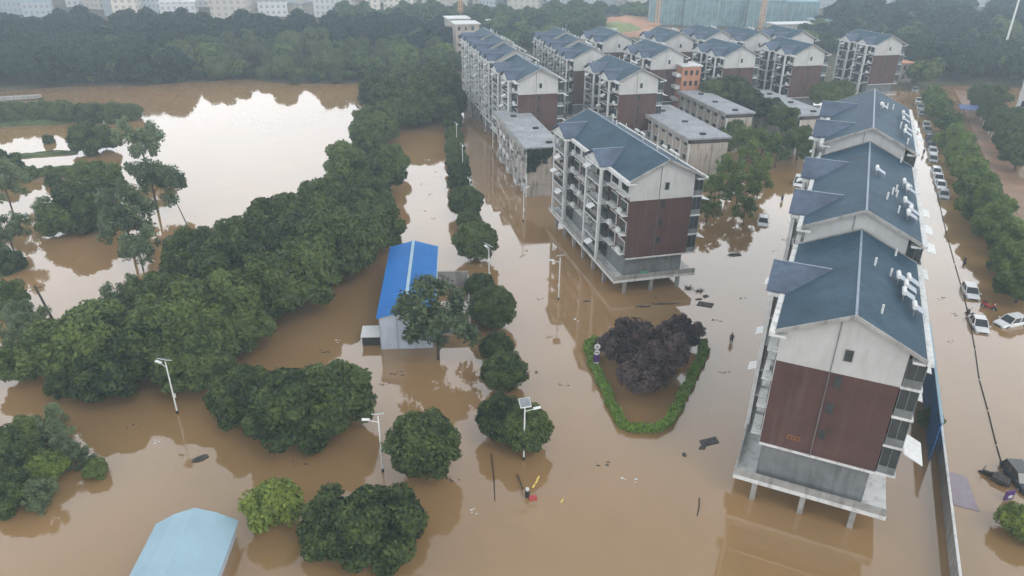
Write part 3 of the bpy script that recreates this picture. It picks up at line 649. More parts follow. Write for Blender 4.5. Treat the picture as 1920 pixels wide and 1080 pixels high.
def on(e, x, y, z=0):                                   # point of a block's own frame in the world
    a = e.rotation_euler.z; c, s = math.cos(a), math.sin(a)
    return Vector((e.location.x + x*c - y*s, e.location.y + x*s + y*c, z + e.location.z))

HA, HC = 24.4, -15.0
fA = (math.sin(R_(HA)), math.cos(R_(HA)))
A0 = (20.8, 48.9)
def alongA(t): return (A0[0] + fA[0]*t, A0[1] + fA[1]*t)
blkA, evA, slp = apartment('apartment_block', A0, HA, 18.4, [9.9], 1.0, 2.5, 3)
tag(blkA, 'nearest blue roofed block of the right hand terrace, brown gable facing the camera', 'apartment block', 'blue roofed blocks of the right hand terrace')
blkB, evB, _ = apartment('apartment_block', alongA(18.75), HA, 26.8, [6.3, 19.5], 3.0, 2.5, 4)
tag(blkB, 'second blue roofed block of the right hand terrace, behind the nearest one', 'apartment block', 'blue roofed blocks of the right hand terrace')
blkD, evD, _ = apartment('apartment_block', alongA(45.9), HA, 26.5, [5.5, 18.5], 4.8, 2.5, 5)
tag(blkD, 'third blue roofed block of the right hand terrace, higher than the second', 'apartment block', 'blue roofed blocks of the right hand terrace')
blkC, evC, _ = apartment('apartment_block', (15.1, 88.8), HC, 29.8, [9.8, 25.0], 0.0, 2.3, 8)
tag(blkC, 'blue roofed block in the middle standing on pillars in brown water', 'apartment block', 'blue roofed blocks')
# marks on the near gable
badge = MB(); badge.box(2.3, .19, 7.4, 3.3, .245, 7.8)
bd = badge.build('number_plate', mat('orange_plate', (0.22, 0.085, 0.03), .5, .1, 3), blkA)
mk = MB()
for x in (2.47, 2.75, 3.05): mk.box(x, .165, 7.5, x+.10, .189, 7.72)
mk.build('number_mark', m_black, bd)
MB().slab([(10.8, .5, 8.6), (12.3, .5, 7.9), (12.3, 3.6, 7.9), (10.8, 3.6, 8.6)], .08).build('awning', m_ac, blkA)
MB().box(2.6, -.09, 2.95, 3.6, -.062, 3.35).build('notice_board', mat('green_board', (.10, .28, .20), .5, .1, 3), blkC)

# far copies: one prototype, then copies of it and each of its parts
proto, evP, _ = apartment('apartment_block', (0.6, 155.8), HC, 19.5, [5.2, 14.6], 0.0, 2.3, 21)
tag(proto, 'front block of the long left row with its white gable behind the old ivy block', 'apartment block', 'blue roofed blocks')
fC = (math.sin(R_(HC)), math.cos(R_(HC)))
def behind(p, t): return (p[0] + fC[0]*t, p[1] + fC[1]*t)
L0, D0 = (0.6, 155.8), (14.4, 183.0)
far = [(*behind(L0, 19.9), 1.0, 'second block of the long left row behind the front one', .56), (*behind(L0, 31.2), 1.6, 'third block of the long left row', .6), (*behind(L0, 43.3), 2.0, 'farthest gabled block of the long left row', .6),
       (22.4, 157.2, 0, 'blue roofed block right of the long row with white gable in full view', 1),
       (*D0, .5, 'front block of the stepped trio behind the second row', .52), (*behind(D0, 10.4), 1.3, 'middle block of the stepped trio behind the second row', .52), (*behind(D0, 20.8), 1.9, 'rear block of the stepped trio', .52),
       (34.5, 189.0, 0, 'small looking block with white gable left of the orange house'), (25.0, 215.0, 0.3, 'distant block with white gable above the second row'), (43.0, 216.5, 0.3, 'distant block with white gable beyond the orange house'),
       (53.6, 191.2, 0.2, 'block with white gable right of the orange house'), (55.5, 220.5, 0.6, 'distant block behind and above the one right of the orange house'), (66.5, 219.0, 0.5, 'distant block in the back row next to the bare earth site'),
       (73.0, 195.2, 0.3, 'block with white gable farthest right of the middle group'), (80.0, 222.0, 0.5, 'distant block at the right end of the back row'), (103.5, 216.0, 0.2, 'pale block closing the far end of the right hand street')]
FAR = [proto]
for q in far:
    x, y, z, lb = q[:4]; c = copy_tree(proto); c.location = (x, y, z); c.scale = (1, q[4] if len(q) > 4 else .8, 1); c['label'] = lb + ', blue roof'; FAR.append(c)

# ---------------------------------------------------------------- old flat-roofed blocks
def old_block(loc, heading, L, W, h, label, seed, ivy=False, balc=True):
    rd = random.Random(seed); e = empty('old_block', (loc[0], loc[1], 0), -R_(heading)); tag(e, label, 'old block', 'old grey roofed blocks')
    MB().box(0, 0, -3, W, L, h-.35).build('wall', m_old, e)
    rf = MB(); rf.box(-.75, -.25, h-.35, W+.5, L+.3, h); rf.box(-.75, -.25, h, -.6, L+.3, h+.12)
    ro = rf.build('roof', m_flat, e)
    MB().box(-.04, -.05, h-1.15, W+.05, L+.05, h-.352).build('under_eave_band', m_dkbrown, e)  # dark band round the wall top, just below the roof slab
    MB().box(-.95, -.3, h-.75, -.76, L+.3, h-.02).build('eave_band', m_conc, e)
    for j in range(3):
        x = rd.uniform(W*.35, W*.75); y = L*(.08 + .36*j)
        MB().box(x-.55, y-.4, h, x+.55, y+.4, h+.3).build('roof_hatch', m_dark, ro)
    n = max(3, int(L/3.4)); st = max(2, int(h/2.9))
    for j in range(n):
        yc = L*(j+.5)/n
        MB().box(-.3, L*j/n-.16, -3, -.042, L*j/n+.16, h-1.16).build('pilaster', m_trim, e)
        for k in range(st):
            z = h - 2.9*(k+1)+.15
            if z < -.5: continue
            for xs in ((-.10, -.002), (W+.002, W+.10)):
                f = MB().box(xs[0], yc-.85, z+.75, xs[1], yc+.85, z+2.15).build('window', m_trim, e)
                xo = xs[0]-.02 if xs[0] < 0 else xs[1]+.001
                MB().box(xo, yc-.75, z+.85, xo+.019, yc+.75, z+2.05).build('pane', m_glass, f)
            if balc and rd.random() < .6:
                b = MB(); b.box(-1.15, yc-1.2, z-.1, -.31, yc+1.2, z+.08); b.box(-1.15, yc-1.2, z+.08, -1.05, yc+1.2, z+.9)
                b.build('balcony', m_trim if rd.random() < .6 else m_conc, e)
    for x, z in ((W*.3, h-3.4), (W*.62, h-3.4), (W*.62, h-6.2)):
        if z > 0 and not ivy and W < 8: MB().box(x-.35, -.03, z, x+.35, -.002, z+1.1).build('window', m_glass, e)
    MB().box(0.1, -.06, 2.4, W-.1, -.002, 2.55).build('string_course', m_conc, e)
    if ivy:
        rg = np.random.default_rng(9); k = 2600; P = []
        while len(P) < k:
            x = rg.random(); z = rg.random()
            if z > .25 + .75*x + .08*math.sin(x*17) + .06*math.sin(z*23) - .12 or (x < .12 and z > .2): P.append((x*W*.88 - .1, -rg.random()*.35 - .05, h - .3 - (1-z)*h*.55))
        p = np.array(P); nrm = rg.normal(size=(k, 3))*.6 + [0, -1, .2]; nrm /= np.linalg.norm(nrm, axis=1)[:, None]
        t = np.cross(nrm, rg.normal(size=(k, 3))); t /= np.linalg.norm(t, axis=1)[:, None]; b = np.cross(nrm, t); s = rg.uniform(.14, .3, size=(k, 1))
        q = np.stack([p - t*s, p + b*s*.7, p + t*s, p - b*s*.7], 1).reshape(-1, 3)
        iv = link('wall_ivy', np_mesh('wall_ivy', q, np.arange(len(q), dtype=np.int32), np.full(k, 4, np.int32), m_lf_ivy))
        iv.location = e.location; iv.rotation_euler = e.rotation_euler
        tag(iv, 'dark ivy covering the upper left of the old block gable wall', 'ivy')
    return e
old_block((2.6, 129.0), HC + 3, 30, 6.3, 9.6, 'old grey roofed block with ivy on its gable beside the middle block', 2, ivy=True)
old_block((34.6, 139.0), HC + 2, 29, 8.2, 9.0, 'old block with pale flat roof and plain gable behind the middle block', 3, balc=False)
old_block((47.8, 161.4), HC + 2, 25, 6.2, 9.0, 'old block with pale flat roof and pilasters, second one back', 4, balc=False)
old_block((64.0, 160.5), HC + 2, 27, 7.0, 9.0, 'old plastered block partly behind the right hand terrace', 5, balc=False)
def orange_house():
    p = at(1281, 124, 14.8); e = empty('orange_house', (p.x, p.y, 0), R_(12)); tag(e, 'small orange rendered house between the blue roofed blocks', 'house')
    MB().box(0, 0, -2, 5.0, 6, 14.6).build('wall', m_orange, e); MB().box(-.3, -.3, 14.6, 5.3, 6.3, 14.9).build('roof', m_trim, e)
    for x in (1.0, 2.5, 4.0):
        for z in (4.2, 7.2, 9.9, 12.5):
            MB().box(x-.4, -.04, z, x+.4, -.002, z+1.2).build('window', m_glass, e)
    for z in (6.0, 9.0, 12.0): MB().box(-1.2, .5, z, -.002, 3.5, z+.8).build('balcony', m_trim, e)
orange_house()
def flat_far(px, w, d, h, lb, m=m_trim):
    p = at(*px); e = empty('flat_roofed_house', (p.x, p.y, max(0, terrain_z(p.x, p.y))), R_(15)); tag(e, lb, 'house')
    MB().box(-w/2, 0, -2, w/2, d, h).build('wall', m_old, e); MB().box(-w/2-.5, -.5, h, w/2+.5, d+.5, h+.35).build('roof', m, e)
    for x in np.arange(-w/2+1.2, w/2-.5, 2.6):
        for z in np.arange(1.2, h-1.5, 2.9): MB().box(x-.5, -.04, z, x+.5, -.002, z+1.3).build('window', m_glass, e)
flat_far((878, 112), 9, 10, 12, 'flat roofed house at the far end of the long left row')
flat_far((862, 92), 9, 10, 11, 'pale flat roofed house farthest along the flooded middle road')
flat_far((942, 70), 12, 8, 6, 'low white roofed house among the trees behind the long row')
flat_far((1490, 72), 22, 8, 5, 'long low pale roofed hall behind the back row of blocks', m_ac)
flat_far((1560, 70), 18, 9, 6, 'low pale blue roofed hall right of the long hall', m_paleblue)
flat_far((1682, 160), 10, 8, 6, 'low building at the far end of the right hand street', m_orange)

# ---------------------------------------------------------------- roof heaters
def heater():
    e = empty('solar_water_heater'); 
    MB().tube((0, -.8, .95), (0, .8, .95), .25, n=14).build('tank', m_ac, e)
    q = MB(); q.slab([(.1, -.75, .85), (1.25, -.75, .2), (1.25, .75, .2), (.1, .75, .85)], .06); q.build('tube_panel', m_tubes, e)
    f = MB()
    for y in (-.7, .7): f.tube((0, y, -.3), (0, y, .8), .03, n=6); f.tube((1.2, y, -.4), (1.2, y, .2), .03, n=6)
    f.build('stand', m_metal, e)
    return e
hproto = heater(); hfirst = True
def put_heater(b, ev, x, y, label):
    global hfirst
    h = hproto if hfirst else copy_tree(hproto); hfirst = False
    h.location = on(b, x, y, ev + (W_-x)*slp + .05); h.rotation_euler = (0, 0, b.rotation_euler.z); h.scale = (.72, .72, .72)
    tag(h, label, 'water heater', 'solar water heaters on the roofs')
for b, ev, L, lst in ((blkA, evA, 'on the nearest terrace roof', [(8.9, 10.0), (9.2, 11.9), (8.7, 8.2), (9.5, 6.6), (8.3, 11.0)]), (blkB, evB, 'on the second terrace roof', [(9.0, 4.5), (9.3, 6.3), (8.8, 8.2), (9.2, 13.5), (8.9, 15.2), (5.9, 14.0)]),
                      (blkD, evD, 'on the third terrace roof', [(9.0, 5), (9.2, 8), (9.0, 13), (6.0, 14), (9.1, 17)]), (blkC, evC, 'on the far eave of the middle block', [(9.2, 6), (9.4, 7.8), (9.1, 9.6), (9.3, 17.5), (9.2, 19.4)])):
    for i, (x, y) in enumerate(lst): put_heater(b, ev, x, y, 'white solar water heater %s, %s of the group' % (L, ORD[i]))
for j in (4, 5, 9, 10, 11, 12, 13):
    for k in (0, 1): put_heater(FAR[j], evP, 3.2 if False else 6.2, 6 + 1.9*k, 'tiny white solar heater on a roof of the distant blocks')

# ---------------------------------------------------------------- blue shed, yard, huts
def shed():
    a = at(715, 655); e = empty('blue_roofed_shed', (a.x, a.y, 0), R_(4.5)); tag(e, 'white panelled shed with bright blue ridged metal roof in the flood', 'shed')
    W, L, h, ap = 6.2, 20.5, 4.4, 5.3
    MB().prism([(0, -1.5), (W, -1.5), (W, h), (W/2, ap-.05), (0, h)], 0, L).build('wall', m_panel, e)
    r = MB()
    for s in (0, 1):
        x0 = -.3 if s == 0 else W+.3
        r.slab([(x0, -.35, h-.02), (W/2, -.35, ap+.06), (W/2, L+.3, ap+.06), (x0, L+.3, h-.02)], .08)
    ro = r.build('roof', m_bluesheet, e)
    rb = MB()
    for y in np.arange(0.2, L, .85):
        for s in (0, 1):
            x0 = -.29 if s == 0 else W+.29
            rb.add([(x0, y, h), (x0, y+.06, h), (W/2, y+.06, ap+.08), (W/2, y, ap+.08), (x0, y, h+.02), (x0, y+.06, h+.02), (W/2, y+.06, ap+.10), (W/2, y, ap+.10)], [(4,5,6,7),(0,4,7,3),(1,2,6,5)])
    rb.build('roof_rib', m_bluesheet, ro)
    MB().box(W/2-.2, -.36, ap+.06, W/2+.2, L+.31, ap+.16).build('ridge_cap', m_paleblue, e)
    ed = MB(); ed.box(W+.3, -.35, h-.14, W+.42, L+.3, h+.03); ed.box(-.3, L+.3, h-.1, W+.3, L+.42, h+.02); ed.build('gutter', m_paleblue, e)
    tr = MB()
    for x in (-.04, 2.0, 4.1, W-.06): tr.box(x, -.05, -1.5, x+.1, -.002, h-.1)
    tr.build('corner_trim', m_metal, e)
    c = MB(); c.box(W+.1, 16.5, -1, W+4.6, 16.75, 2.3); c.box(W+4.35, 3.201, -1, W+4.6, 16.499, 1.9); c.box(W+.1, 3.0, -1, W+4.6, 3.2, 1.9)
    y = c.build('yard_wall', m_conc); y.location = e.location; y.rotation_euler = e.rotation_euler
    tag(y, 'grey concrete wall of the small yard right of the blue roofed shed', 'wall')
    h_ = empty('kennel_hut', on(e, -2.3, .9)); h_.rotation_euler = e.rotation_euler; tag(h_, 'small white roofed hut with dark open front beside the blue roofed shed', 'hut')
    MB().box(0, .06, -1.2, 2.1, 2.1, 1.2).build('wall', m_dark, h_)
    MB().slab([(-.15, -.15, 1.35), (2.2, -.15, 1.35), (2.2, 2.3, 1.5), (-.15, 2.3, 1.5)], .12).build('roof', m_ac, h_)
shed()
def pale_hut():
    p = at(365, 952, 3.0); e = empty('pale_blue_hut', (p.x, p.y, 0), R_(4)); tag(e, 'hut with pale blue pitched roof cut off by the bottom edge', 'hut')
    MB().prism([(-2.9, -1.5), (2.9, -1.5), (2.9, 1.6), (0, 2.75), (-2.9, 1.6)], -7.5, -.25).build('wall', m_panel, e)
    r = MB()
    for s in (-1, 1): r.slab([(0, 0, 3.0), (0, -8, 3.0), (s*1.7, -8, 2.45), (s*1.7, -.05, 2.45)], .08); r.slab([(s*1.7, -.05, 2.45), (s*1.7, -8, 2.45), (s*3.3, -8, 1.55), (s*3.3, -.1, 1.55)], .08)
    r.build('roof', m_paleblue, e)
pale_hut()

# ---------------------------------------------------------------- lamps, poles, signs
def lamp_proto():
    e = empty('solar_street_lamp')
    MB().tube((0, 0, .35), (0, 0, 6.3), .085, .06, 10).build('pole', m_pole, e)
    MB().tube((0, 0, -1.5), (0, 0, .35), .12, .12, 10).build('pole_base', m_black, e)
    q = MB(); q.slab([(-.52, -.4, 6.35), (.52, -.4, 6.35), (.52, .4, 6.83), (-.52, .4, 6.83)], .06); pn = q.build('solar_panel', m_pole, e)
    MB().slab([(-.47, -.36, 6.389), (.47, -.36, 6.389), (.47, .36, 6.821), (-.47, .36, 6.821)], .015).build('solar_cell', m_solar, pn)
    MB().tube((0, 0, 5.6), (.95, -.15, 5.85), .035, .03, 8).build('arm', m_pole, e)
    q = MB(); q.slab([(.75, -.28, 5.92), (1.45, -.32, 6.0), (1.45, -.02, 6.0), (.75, -.02, 5.92)], .10); q.build('lamp_head', m_pole, e)
    MB().box(-.12, -.2, 1.9, .12, -.07, 2.35).build('control_box', m_pole, e)
    return e
lp = lamp_proto(); tag(lp, 'solar street lamp with wide square panel in front of the nearest street trees', 'street lamp', 'solar street lamps')
lamps = [((982, 862), 15, None), ((333, 775), 160, 'solar street lamp at the left beside the diagonal tree belt'), ((718, 884), 190, 'solar street lamp left of the lone round tree'),
         ((1047, 562), 190, 'solar street lamp in the water left of the hedged island'), ((917, 540), 120, 'solar street lamp between the street trees right of the blue shed'), ((882, 402), 100, 'solar street lamp among the middle row trees, above the blue shed roof'),
         ((981, 415), 60, 'solar street lamp in front of the ivy clad gable'), ((868, 330), 100, 'solar street lamp in the middle row, next beyond the one above the shed roof'), ((857, 285), 100, 'solar street lamp in the far part of the middle row'), ((924, 282), 60, 'street lamp left of the old ivy block, nearest of the two'),
         ((910, 250), 60, 'street lamp by the long left row, farther of the two'), ((1484, 262), 0, 'street lamp in the yard behind the middle block, left one'), ((1506, 298), 0, 'street lamp in the yard behind the middle block, right one')]
for i, (p, a, lb) in enumerate(lamps):
    o = lp if i == 0 else copy_tree(lp)
    q = at(*p); o.location = (q.x, q.y, 0); o.rotation_euler = (0, 0, R_(a))
    if lb: o['label'] = lb
def timber_pole():
    a = at(107, 606); e = empty('utility_pole', (a.x, a.y, 0)); tag(e, 'leaning dark timber utility pole in the water at the left', 'utility pole')
    MB().tube((0, 0, -1.5), (-1.5, .2, 5.2), .17, .12, 10).build('pole', m_wood, e); MB().tube((-1.9, -.5, 4.7), (-.9, .8, 4.8), .05, n=6).build('crossarm', m_wood, e)
    b = at(350, 428); f = empty('fallen_pole', (b.x, b.y, 0)); tag(f, 'thin bare pole leaning in the pond beside the slender tree', 'pole')
    MB().tube((.6, 0, -1), (-4.6, 7, 3.2), .10, .06, 8).build('pole', m_wood, f)
timber_pole()
def sign():
    p = at(1117, 690); e = empty('road_sign', (p.x, p.y, 0), R_(8)); tag(e, 'purple road sign with two white discs beside the hedge', 'road sign')
    MB().tube((0, .06, -1), (0, .06, 3.4), .05, n=8).build('pole', m_metal, e)
    MB().box(-.32, -.03, .55, .32, .02, 2.5).build('board', m_purple, e)
    def disc(z, r, name):
        mb = MB(); mb.tube((0, -.05, z), (0, -.02 if z < 2.5 else .0, z), r, n=24); o = mb.build(name, m_ac, e); return o
    d = disc(2.85, .36, 'disc'); MB().tube((0, -.065, 2.85), (0, -.051, 2.85), .20, n=20).build('emblem', m_metal, d)
    d = disc(2.1, .33, 'disc'); q = MB(); q.slab([(-.22, -.066, 2.22), (.2, -.066, 2.10), (.2, -.052, 2.10), (-.22, -.052, 2.22)], .10); q.build('arrow_mark', m_black, d)
    MB().box(-.3, -.05, .6, .3, -.031, .8).build('lower_strip', m_ac, e)
sign()
def barrier():
    p = at(988, 925); e = empty('gate_barrier', (p.x, p.y, 0), R_(10)); tag(e, 'half sunk parking barrier with black and white post and red base', 'barrier')
    MB().tube((-.05, -.4, -1), (-.05, -.4, .75), .22, .2, 12).build('post', m_black, e); MB().tube((-.05, -.4, .75), (-.05, -.4, .95), .17, .15, 12).build('cap', m_ac, e)
    MB().tube((-.35, .2, .35), (-.45, 2.4, .2), .07, n=8).build('boom', m_wood, e); MB().box(.05, -1.0, -.4, .75, -.45, .12).build('base', m_red, e)
    for i, (x, y) in enumerate([(1009, 897), (1006, 904), (1001, 912), (1054, 940)]):
        q = at(x, y); tag(MB().tube((q.x-.12, q.y-.12, -.05), (q.x+.1, q.y+.14, .16), .11, .07, 8).build('float_marker', m_yellow),
            ['yellow float marker farthest from the sunken barrier', 'small yellow float marker, middle of the three in line', 'yellow float marker nearest the sunken barrier', 'yellow float marker drifting alone right of the sunken barrier'][i], 'float', 'yellow floats by the barrier')
    for i, (x0, y0, x1, y1) in enumerate([(921, 853, 928, 940), (1311, 935, 1307, 968)]):
        a = at(x0, y0); b = at(x1, y1)
        tag(MB().tube((a.x, a.y, .12), ((a.x+b.x)/2+.08, (a.y+b.y)/2, .05), .05, n=6).tube(((a.x+b.x)/2+.08, (a.y+b.y)/2, .05), (b.x, b.y, -.02), .05, n=6).build('drifting_pole', m_wood),
            ['long thin dark pole afloat left of the sunken barrier', 'short thin dark pole afloat left of the nearest block'][i], 'pole', 'poles afloat')
barrier()
for i, (x, y, w, d, a, lb) in enumerate([(1328, 829, 1.9, .9, 20, 'dark flat board afloat left of the nearest block'), (1315, 840, .6, .4, 0, 'small dark scrap afloat below the flat board'), (1283, 853, .4, .7, 0, 'small upright dark scrap afloat near the hedge corner'),
        (1321, 571, 2.0, 1.3, -20, 'dark grey mat afloat right of the middle block'), (1291, 541, .9, 1.1, 10, 'dark clump afloat beside the pillars of the middle block'), (1310, 546, 1.1, .5, 0, 'dark strip afloat right of the clump by the pillars'), (1322, 556, .8, .6, 30, 'black bag afloat above the grey mat'),
        (1310, 561, 1.2, .5, 10, 'grey strip afloat left of the black bag'), (1245, 570, 4.2, .35, 4, 'line of drift litter in front of the middle block'), (1205, 575, 2.2, .3, 4, 'short line of drift litter under the middle block gable'), (1378, 478, 2.2, 1.2, 10, 'twiggy brush pile afloat in the open water'),
        (378, 620, 1, .5, 0, 'faint scrap afloat under the diagonal belt'), (1100, 565, 1, .4, 0, 'floating leaf raft left of the middle block'), (375, 860, 1.8, .9, 40, 'faint leaf raft afloat at the lower left')]):
    p = at(x, y); rd = random.Random(i); n = 9; mb = MB()
    pts = [(w/2*math.cos(t*6.283/n)*rd.uniform(.7, 1.1), d/2*math.sin(t*6.283/n)*rd.uniform(.7, 1.1), .05 + rd.uniform(0, .05)) for t in range(n)]
    if 'board' in lb or 'mat' in lb: pts = [(-w/2, -d/2, .07), (w/2, -d/2, .07), (w/2+.2, d/2, .08), (-w/2+.2, d/2, .08)]
    mb.slab(pts, .14)
    if 'brush' in lb or 'clump' in lb or 'litter' in lb:
        for _ in range(26):
            q = Vector((rd.uniform(-w/2, w/2), rd.uniform(-d/2, d/2), 0)); mb.tube(q, q + Vector((rd.uniform(-.4, .4), rd.uniform(-.3, .3), rd.uniform(.1, .5))), .03, .015, 5)
    o = mb.build('floating_debris', m_debris); o.location = (p.x, p.y, 0); o.rotation_euler = (0, 0, R_(a)); tag(o, lb, 'debris', 'floating debris')
for i, (x, y) in enumerate([(800, 300), (812, 322), (795, 345), (806, 365), (820, 330), (790, 395), (815, 410), (1010, 560), (1085, 600), (1000, 700), (1060, 720), (1130, 870), (1180, 900), (1230, 560), (1345, 600), (1360, 700), (1340, 770), (1395, 560), (1470, 450), (1455, 470), (1500, 400), (1786, 590), (1782, 640), (1765, 560), (640, 640), (610, 660), (720, 720), (745, 700), (300, 830), (560, 870), (250, 800), (850, 900), (880, 960)]):
    p = at(x, y); rd = random.Random(i+50); mb = MB()
    for _ in range(rd.randint(3, 6)):
        cx, cy, w = rd.uniform(-.7, .7), rd.uniform(-.4, .4), rd.uniform(.06, .2)
        mb.slab([(cx+w*math.cos(t)*rd.uniform(.6, 1.2), cy+w*.6*math.sin(t)*rd.uniform(.6, 1.2), .03) for t in np.arange(0, 6.2, 1.05)], .06)
    o = mb.build('floating_litter', m_debris if i % 4 else m_ac); o.location = (p.x, p.y, 0); tag(o, 'small scrap of litter drifting on the open flood water', 'litter', 'litter scraps on the water')
p = at(1800, 918); o = MB().slab([(-.9, -2.4, .06), (1.0, -2.6, .05), (.9, 2.1, .1), (-1.0, 2.3, .1)], .1).build('floating_board', m_lilac); o.location = (p.x, p.y, 0); o.rotation_euler = (0, 0, R_(-18))
tag(o, 'pale lilac sheet lying at the water surface beside the right wall', 'board')

# ---------------------------------------------------------------- right street: railing, wall, hoardings
def street_edge():
    px = [(1752, 345), (1762, 385), (1775, 440), (1790, 495), (1806, 550), (1819, 605), (1828, 655), (1836, 712), (1852, 770), (1868, 835), (1881, 880), (1891, 915)]
    pts = [at(*q) for q in px]; e = empty('sunken_railing', pts[0][:]); tag(e, 'dark top rail of a sunken fence running along the flooded street', 'railing')
    for a, b in zip(pts[:-1], pts[1:]):
        a = a - pts[0]; b = b - pts[0]; g = (b - a)*.04
        m = MB(); m.tube(a + g + Vector((0, 0, .07)), b - g + Vector((0, 0, .07)), .05, n=6); m.tube(b - g + Vector((0, 0, -1)), b - g + Vector((0, 0, .2)), .06, n=6); m.build('rail', m_black, e)
    w = empty('boundary_wall', (blkA.location.x, blkA.location.y, 0), blkA.rotation_euler.z); tag(w, 'low pale wall running along the whole right hand terrace', 'wall')
    MB().box(16.0, -14, -1.5, 16.13, 170, 1.9).build('wall', m_conc, w); MB().box(15.97, -14, 1.9, 16.17, 170, 1.98).build('coping', m_trim, w)
    h = empty('site_hoarding', (blkA.location.x, blkA.location.y, 0), blkA.rotation_euler.z); tag(h, 'bright blue sheet hoarding with pale top rail behind the nearest block', 'hoarding')
    MB().box(15.22, 13, -1.2, 15.3, 34, 4.4).build('panel', mat('deep_blue_sheet', (.012, .13, .38), .4, .08, .5), h); MB().box(15.14, 13, 4.4, 15.4, 34, 4.55).build('top_rail', m_paleblue, h)
    for y in np.arange(13.5, 34, 3.2): MB().box(15.31, y, -1.2, 15.41, y+.1, 4.4).build('post', m_metal, h)
    g = empty('green_hoarding', (blkA.location.x, blkA.location.y, 0), blkA.rotation_euler.z); tag(g, 'green topped hoarding far along the right hand street', 'hoarding')
    MB().box(15.6, 92, -1.2, 15.68, 140, 2.6).build('panel', mat('green_sheet', (.06, .22, .07), .5, .1, .5), g); MB().box(15.5, 92, 2.6, 15.8, 140, 2.75).build('top_rail', m_lf_hedge, g)
    aw = []
    for i, (y, x, wd, mm, lb) in enumerate([(30.5, 11.6, 3.0, m_paleblue, 'pale blue awning over the ground floor right of the step in the terrace'), (33.8, 11.5, 2.2, m_ac, 'white awning just beyond the pale blue one'), (41, 11.4, 3.0, m_metal, 'grey awning on the second block facing the street')]):
        q = MB(); q.slab([(10.9, y, 7.2), (x+1.6, y, 6.5), (x+1.6, y+wd, 6.5), (10.9, y+wd, 7.2)], .08)
        o = q.build('awning', mm, blkB if y > 18 else blkA); o.location = (0, -18.75, 0)
street_edge()

# ---------------------------------------------------------------- vehicles
def car(name, paint, Lc=4.4, Wc=1.8, Hc=1.5, kind_='suv'):
    e = empty(name); hw = Wc/2; zb = .88 if kind_ != 'sedan' else .82
    st = [(-Lc/2, .45, zb-.14, hw*.82), (-Lc/2+.12, .3, zb-.02, hw*.93), (-Lc*.3, .25, zb, hw), (0, .25, zb, hw), (Lc*.22, .25, zb-.02, hw), (Lc*.36, .25, zb-.1, hw*.98), (Lc/2-.12, .28, zb-.22, hw*.9), (Lc/2, .42, zb-.34, hw*.74)]
    mb = MB(); k = 8; vs = []
    for x, z0, z1, w in st:
        vs += [(x, -w*.92, z0), (x, -w, z0+.18), (x, -w, z1-.14), (x, -w*.88, z1), (x, w*.88, z1), (x, w, z1-.14), (x, w, z0+.18), (x, w*.92, z0)]
    fs = [(i*k+j, i*k+(j+1) % k, (i+1)*k+(j+1) % k, (i+1)*k+j) for i in range(len(st)-1) for j in range(k)] + [tuple(range(k)), tuple(range(len(st)*k-1, (len(st)-1)*k-1, -1))]
    mb.add(vs, fs); me = mb.mesh('body', paint); me.polygons.foreach_set('use_smooth', [False]*len(me.polygons)); link('body', me, e)
    rx0 = -Lc/2+.35 if kind_ != 'sedan' else -Lc/2+.75; rx1 = Lc*.24; tx0 = rx0+(.25 if kind_ != 'sedan' else .6); tx1 = Lc*.06; tw = hw*.76; bw = hw*.9
    q = MB(); q.add([(rx0, -bw, zb-.01), (rx1, -bw, zb-.03), (rx1, bw, zb-.03), (rx0, bw, zb-.01), (tx0, -tw, Hc-.03), (tx1, -tw, Hc-.03), (tx1, tw, Hc-.03), (tx0, tw, Hc-.03)], [(0,1,5,4),(1,2,6,5),(2,3,7,6),(3,0,4,7),(4,5,6,7)])
    q.build('windows', m_cglass, e)
    q = MB(); q.slab([(tx0-.05, -tw-.01, Hc), (tx1+.05, -tw-.01, Hc), (tx1+.05, tw+.01, Hc), (tx0-.05, tw+.01, Hc)], .05); q.build('roof', paint, e)
    q = MB()
    for s in (-1, 1):
        for (xa, xb) in ((rx0, tx0), (rx1, tx1), ((rx0+rx1)/2-.1, (tx0+tx1)/2-.1)): q.tube((xa, s*bw*1.005, zb-.03), (xb, s*tw*1.01, Hc-.04), .05, n=6)
    q.build('pillar', paint, e)
    for s in (-1, 1):
        for x in (-Lc*.31, Lc*.31):
            w = MB().tube((x, s*(hw-.2), .31), (x, s*(hw+.01), .31), .31, n=18).build('wheel', m_rubber, e); MB().tube((x, s*(hw+.005), .31), (x, s*(hw+.03), .31), .19, n=14).build('rim', m_metal, w)
        MB().box(Lc/2-.2, s*hw*.62-.16, zb-.42, Lc/2-.005, s*hw*.62+.16, zb-.27).build('headlight', m_lampglass, e)
        MB().box(-Lc/2-.02, s*hw*.7-.12, zb-.35, -Lc/2+.08, s*hw*.7+.12, zb-.15).build('tail_light', m_red, e)
        MB().box(Lc*.2, s*(hw+.08)-.09, zb, Lc*.2+.14, s*(hw+.08)+.09, zb+.15).build('mirror', paint, e)
    MB().box(Lc/2-.02, -.45, .38, Lc/2+.02, .45, .52).build('grille', m_black, e)
    return e
p_white = mat('white_car_paint', (.68, .68, .68), .25, .03, 1, spec=.6); p_silver = mat('silver_car_paint', (.40, .41, .42), .3, .04, 1, spec=.6, metal=.3)
p_dark = mat('dark_car_paint', (.035, .037, .042), .25, .05, 1, spec=.6); p_grey = mat('grey_car_paint', (.14, .145, .15), .3, .05, 1, spec=.6)
cars = {}
